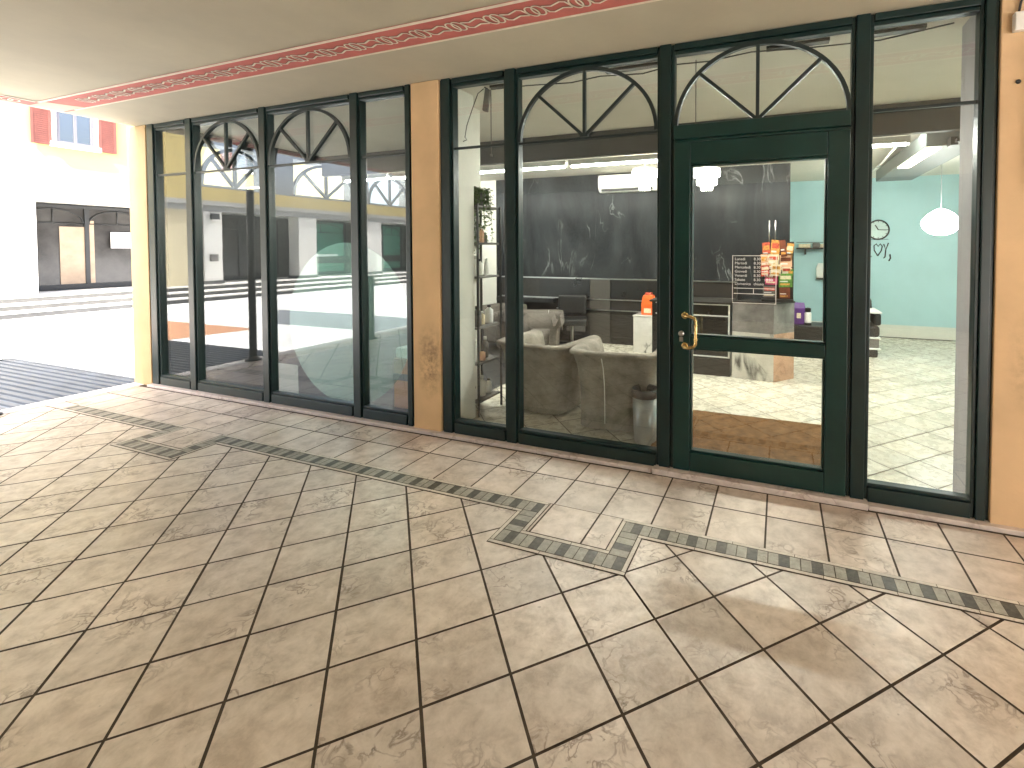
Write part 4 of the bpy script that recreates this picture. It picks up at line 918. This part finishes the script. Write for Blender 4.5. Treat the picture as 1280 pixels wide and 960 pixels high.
# box and pipe on the right pillar
t = thing('junction_box', 'white electrical junction box high on the right pillar', 'junction box', (1.235, -0.045, 2.765))
boxpart('box', M['plast'], t, (-.055, .055, -.045, -.001, 0, .10), bevel=.006); m = MB(); m.tube([(0.0, -.05, .06), (.06, -.06, .066), (.12, -.03, .05)], .01, 8); m.build('plug', M['rubber'], t)
m = MB(); m.tube([(-.03, -.012, .10), (-.02, -.012, .16), (.0, -.012, .23)], .006, 6); m.build('lead', M['rubber'], t)
t = thing('wall_pipe', 'dark cable pipe with a purple tie at the right edge of the pillar', 'pipe', (1.295, -0.045, 0))
m = MB(); m.tube([(0.0, -.03, 2.72), (0.0, -.03, 2.0), (.02, -.03, 1.9)], .016, 10); m.build('pipe', M['rubber'], t); m = MB(); m.tube([(-.002, -.03, 2.13), (-.002, -.03, 2.06)], .021, 10); m.build('tie', M['purple'], t)
m = MB(); m.rings([[(1.215 + r * cos(a), yy, 2.50 + r * sin(a)) for a in [2 * pi * k / 14 for k in range(14)]] for r, yy in ((.012, -.046), (.012, -.052), (.008, -.055))]); tag(m.build('wall_screw', M['rubber']), 'small dark screw head in the right pillar below the box', 'screw')

# ------------------------------------------------------------------ building across the piazza
B = thing('arcade_building', 'pale yellow arcaded building with red shutters across the piazza', 'building', (-18.6, 0, 0.35))
Z = lambda z: z - 0.35
m = MB(); m.box(-4.0, 0.0, -6.9, 14, Z(3.26), 9.0); m.box(-4.0, 0.0, -26, -6.91, Z(3.26), Z(3.72))
m.build('upper_wall', M['yellow'], B)
m = MB(); m.box(-4, 0.05, -26, 14, Z(3.17), Z(3.258)); m.box(-4, 0.09, -26, 14, Z(3.10), Z(3.168)); m.build('cornice', M['fascia'], B)
boxpart('fascia', M['fascia'], B, (-0.45, -0.02, -26, 14, Z(2.90), Z(3.099))); boxpart('arcade_ceiling', M['offwhite'], B, (-3.9, -0.451, -26, 14, Z(2.93), Z(3.09)))
boxpart('pier', M['offwhite'], B, (-1.5, -0.03, -2.2, 3.22, 0, Z(2.899))); boxpart('pier', M['cream_r'], B, (-1.5, -0.03, -6.72, -4.6, 0, Z(2.899)))
for a, b in ((-7.66, -7.08), (-11.3, -10.5), (-14.8, -13.85), (-18.4, -17.5), (-22.5, -21.6), (7.6, 8.3), (11.3, 12.1)):
    c = boxpart('column', M['offwhite'], B, (-0.65, -0.03, a, b, 0, Z(2.899)), bevel=.02); boxpart('plinth', M['riser'], c, (-0.68, 0.0, a - .03, b + .03, 0, 0.12), bevel=.01)
def shop(y0, y1, x=-1.42, body='shopdark', div=3):
    g_ = boxpart('shop_window', M[body], B, (x - .06, x, y0, y1, 0.12, Z(2.88)))
    m = MB(); m.box(x, x + .05, y0, y1, 0.02, 0.17); m.box(x, x + .05, y0, y1, Z(2.80), Z(2.90))
    for k in range(div + 1): yy = y0 + (y1 - y0) * k / div; m.box(x + .002, x + .06, yy - .05, yy + .05, .171, Z(2.799))
    m.build('frame', M['blackm'], g_)
    m = MB()
    for k in range(div):
        a, b = y0 + (y1 - y0) * k / div + .06, y0 + (y1 - y0) * (k + 1) / div - .06
        cy_, R_ = (a + b) / 2, (b - a) / 2
        m.tube([(x + .02, cy_ - R_ * cos(t_), Z(2.35) + .42 * sin(t_)) for t_ in [pi * q_ / 16 for q_ in range(17)]], .018, 6, up=(1, 0, 0)); m.tube([(x + .02, a, Z(2.35)), (x + .02, b, Z(2.35))], .018, 6, up=(1, 0, 0))
        m.tube([(x + .02, cy_, Z(2.35)), (x + .02, cy_, Z(2.77))], .015, 6, up=(1, 0, 0))
    m.build('fanlight_grille', M['blackm'], g_)
    return g_
shop(3.3, 7.6, div=3); shop(8.3, 11.3, div=2)
shop(-10.5, -7.66, div=2); shop(-7.08, -6.72, div=1); shop(-4.6, -2.2, div=2); shop(-13.85, -11.3, body='greensh', div=1); shop(-17.5, -14.8, body='greensh', div=2); shop(-21.6, -18.4, div=2)
boxpart('beige_door', M['shopbeige'], B, (-1.41, -1.395, 4.15, 4.75, .18, Z(2.25))); boxpart('beige_door', M['shopbeige'], B, (-1.41, -1.395, 4.76, 4.9, .18, Z(2.45)))
boxpart('white_rail', M['vinyl'], B, (-1.36, -1.33, -13.4, -11.4, .88, .98)); boxpart('brown_band', M['dark'], B, (-1.37, -1.361, -17.5, -11.3, .55, .88))
boxpart('back_wall', M['dirty'], B, (-2.0, -1.9, -26, 14, 0, Z(2.92)))
def house_window(y0, y1, z0, z1):
    w = boxpart('window', M['farglass'], B, (0.002, 0.01, y0, y1, z0, z1))
    m = MB(); t_ = .085
    m.box(.002, .05, y0 - t_, y0, z0 - .1, z1 + .1); m.box(.002, .05, y1, y1 + t_, z0 - .1, z1 + .1); m.box(.002, .05, y0, y1, z1, z1 + .1); m.box(.002, .10, y0 - t_ - .04, y1 + t_ + .04, z0 - .12, z0); m.build('window_frame', M['white'], w)
    m = MB(); ym = (y0 + y1) / 2
    for yy in (y0 + .04, ym, y1 - .04): m.box(.012, .035, yy - .03, yy + .03, z0, z1)
    for zz in (z0 + .04, z1 - .04): m.box(.012, .033, y0, y1, zz - .02, zz + .02)
    m.build('sash', M['sash'], w)
    for a, b in ((y0 - t_ - .39, y0 - t_ - .02), (y1 + t_ + .02, y1 + t_ + .39)):
        m = MB(); m.box(.03, .045, a, b, z0 - .1, z1 + .06); m.box(.0455, .06, a, a + .05, z0 - .1, z1 + .06); m.box(.0455, .06, b - .05, b, z0 - .1, z1 + .06)
        k = z0 - .08
        while k < z1 + .03: m.box(.0455, .056, a + .051, b - .051, k, k + .035); k += .055
        m.build('shutter', M['shutter'], B)
for y0 in (3.5, 8.0, -2.2): house_window(y0 + .12, y0 + .88, Z(4.50), Z(5.75))
sg = thing('notice_board', 'white printed notice in the shop window across the piazza', 'notice', (-19.90, 5.65, 1.86))
boxpart('board', M['vinyl'], sg, (-.02, 0, -.40, .40, -.25, .25))
m = MB()
for z, a, b, h in ((.17, -.3, .18, .045), (.17, .26, .32, .04)): m.box(.001, .004, a, b, z - h / 2, z + h / 2)
m.build('printed_heading', M['grey'], sg)
m = MB()
for z, a, b in ((.08, -.33, .02), (.03, -.33, .06), (-.07, -.33, .1), (-.07, .14, .33)): m.box(.001, .003, a, b, z - .01, z + .01)
m.build('printed_line', M['grey'], sg)
for y0, lab in ((-7.37, 'small square lantern on the pale column reflected in the left shopfront'),):
    t = thing('wall_lantern', lab, 'lantern', (-18.57, y0, 2.72)); boxpart('body', M['blackm'], t, (0, .12, -.12, .12, -.1, .1), bevel=.01); boxpart('lens', M['plast'], t, (.01, .11, -.1, .1, -.15, -.101)); 
    t = thing('letter_box', 'small dark letter box on the pale column reflected in the left shopfront', 'letter box', (-18.57, y0 + .05, 1.3)); boxpart('body', M['dirty'], t, (0, .1, -.12, .12, -.15, .1), bevel=.01); boxpart('slot', M['black'], t, (.101, .104, -.08, .08, .02, .04))

# ------------------------------------------------------------------ sky, sun, camera
SUN = (0.14, -0.60, 0.78)
l_ = math.sqrt(sum(c * c for c in SUN)); SUN = [c / l_ for c in SUN]
elev = math.asin(SUN[2]); az = math.atan2(SUN[0], SUN[1])
w = bpy.data.worlds.new('World'); scene.world = w; w.use_nodes = True
nt = w.node_tree; sky = nt.nodes.new('ShaderNodeTexSky'); sky.sky_type = 'NISHITA'; sky.sun_disc = False
sky.sun_elevation = elev; sky.sun_rotation = az; sky.air_density = 0.8; sky.dust_density = 8.0
bg = nt.nodes['Background']; bg.inputs['Strength'].default_value = 0.13
nt.links.new(sky.outputs[0], bg.inputs['Color'])
sd = bpy.data.lights.new('sun', 'SUN'); sd.energy = 4.5; sd.angle = radians(0.5); sd.color = (1.0, 0.97, 0.92)
so = bpy.data.objects.new('sun', sd); COL.objects.link(so)
from mathutils import Vector
so.rotation_euler = Vector(SUN).to_track_quat('Z', 'Y').to_euler(); so.location = (0, -10, 20)

cd = bpy.data.cameras.new('camera'); co = bpy.data.objects.new('camera', cd); COL.objects.link(co)
co.location = (0.0, -3.26271, 1.58583); co.rotation_euler = (pi / 2 - 0.0279353, 0, 0.3552367)
cd.sensor_width = 36; cd.sensor_fit = 'HORIZONTAL'; cd.lens = 36 * 586.3516 / 1280
cd.shift_x = (640 - 756.946) / 1280; cd.shift_y = (327.415 - 480) / 1280
cd.clip_start = 0.05; cd.clip_end = 500
scene.camera = co

scene.render.engine = 'CYCLES'
scene.view_settings.view_transform = 'Standard'; scene.view_settings.look = 'None'; scene.view_settings.exposure = 3.25; scene.view_settings.gamma = 1
scene.cycles.use_denoising = True
scene.cycles.max_bounces = 10; scene.cycles.diffuse_bounces = 6; scene.cycles.glossy_bounces = 5; scene.cycles.transparent_max_bounces = 16
scene.cycles.sample_clamp_indirect = 6
scene.cycles.caustics_reflective = False; scene.cycles.caustics_refractive = False
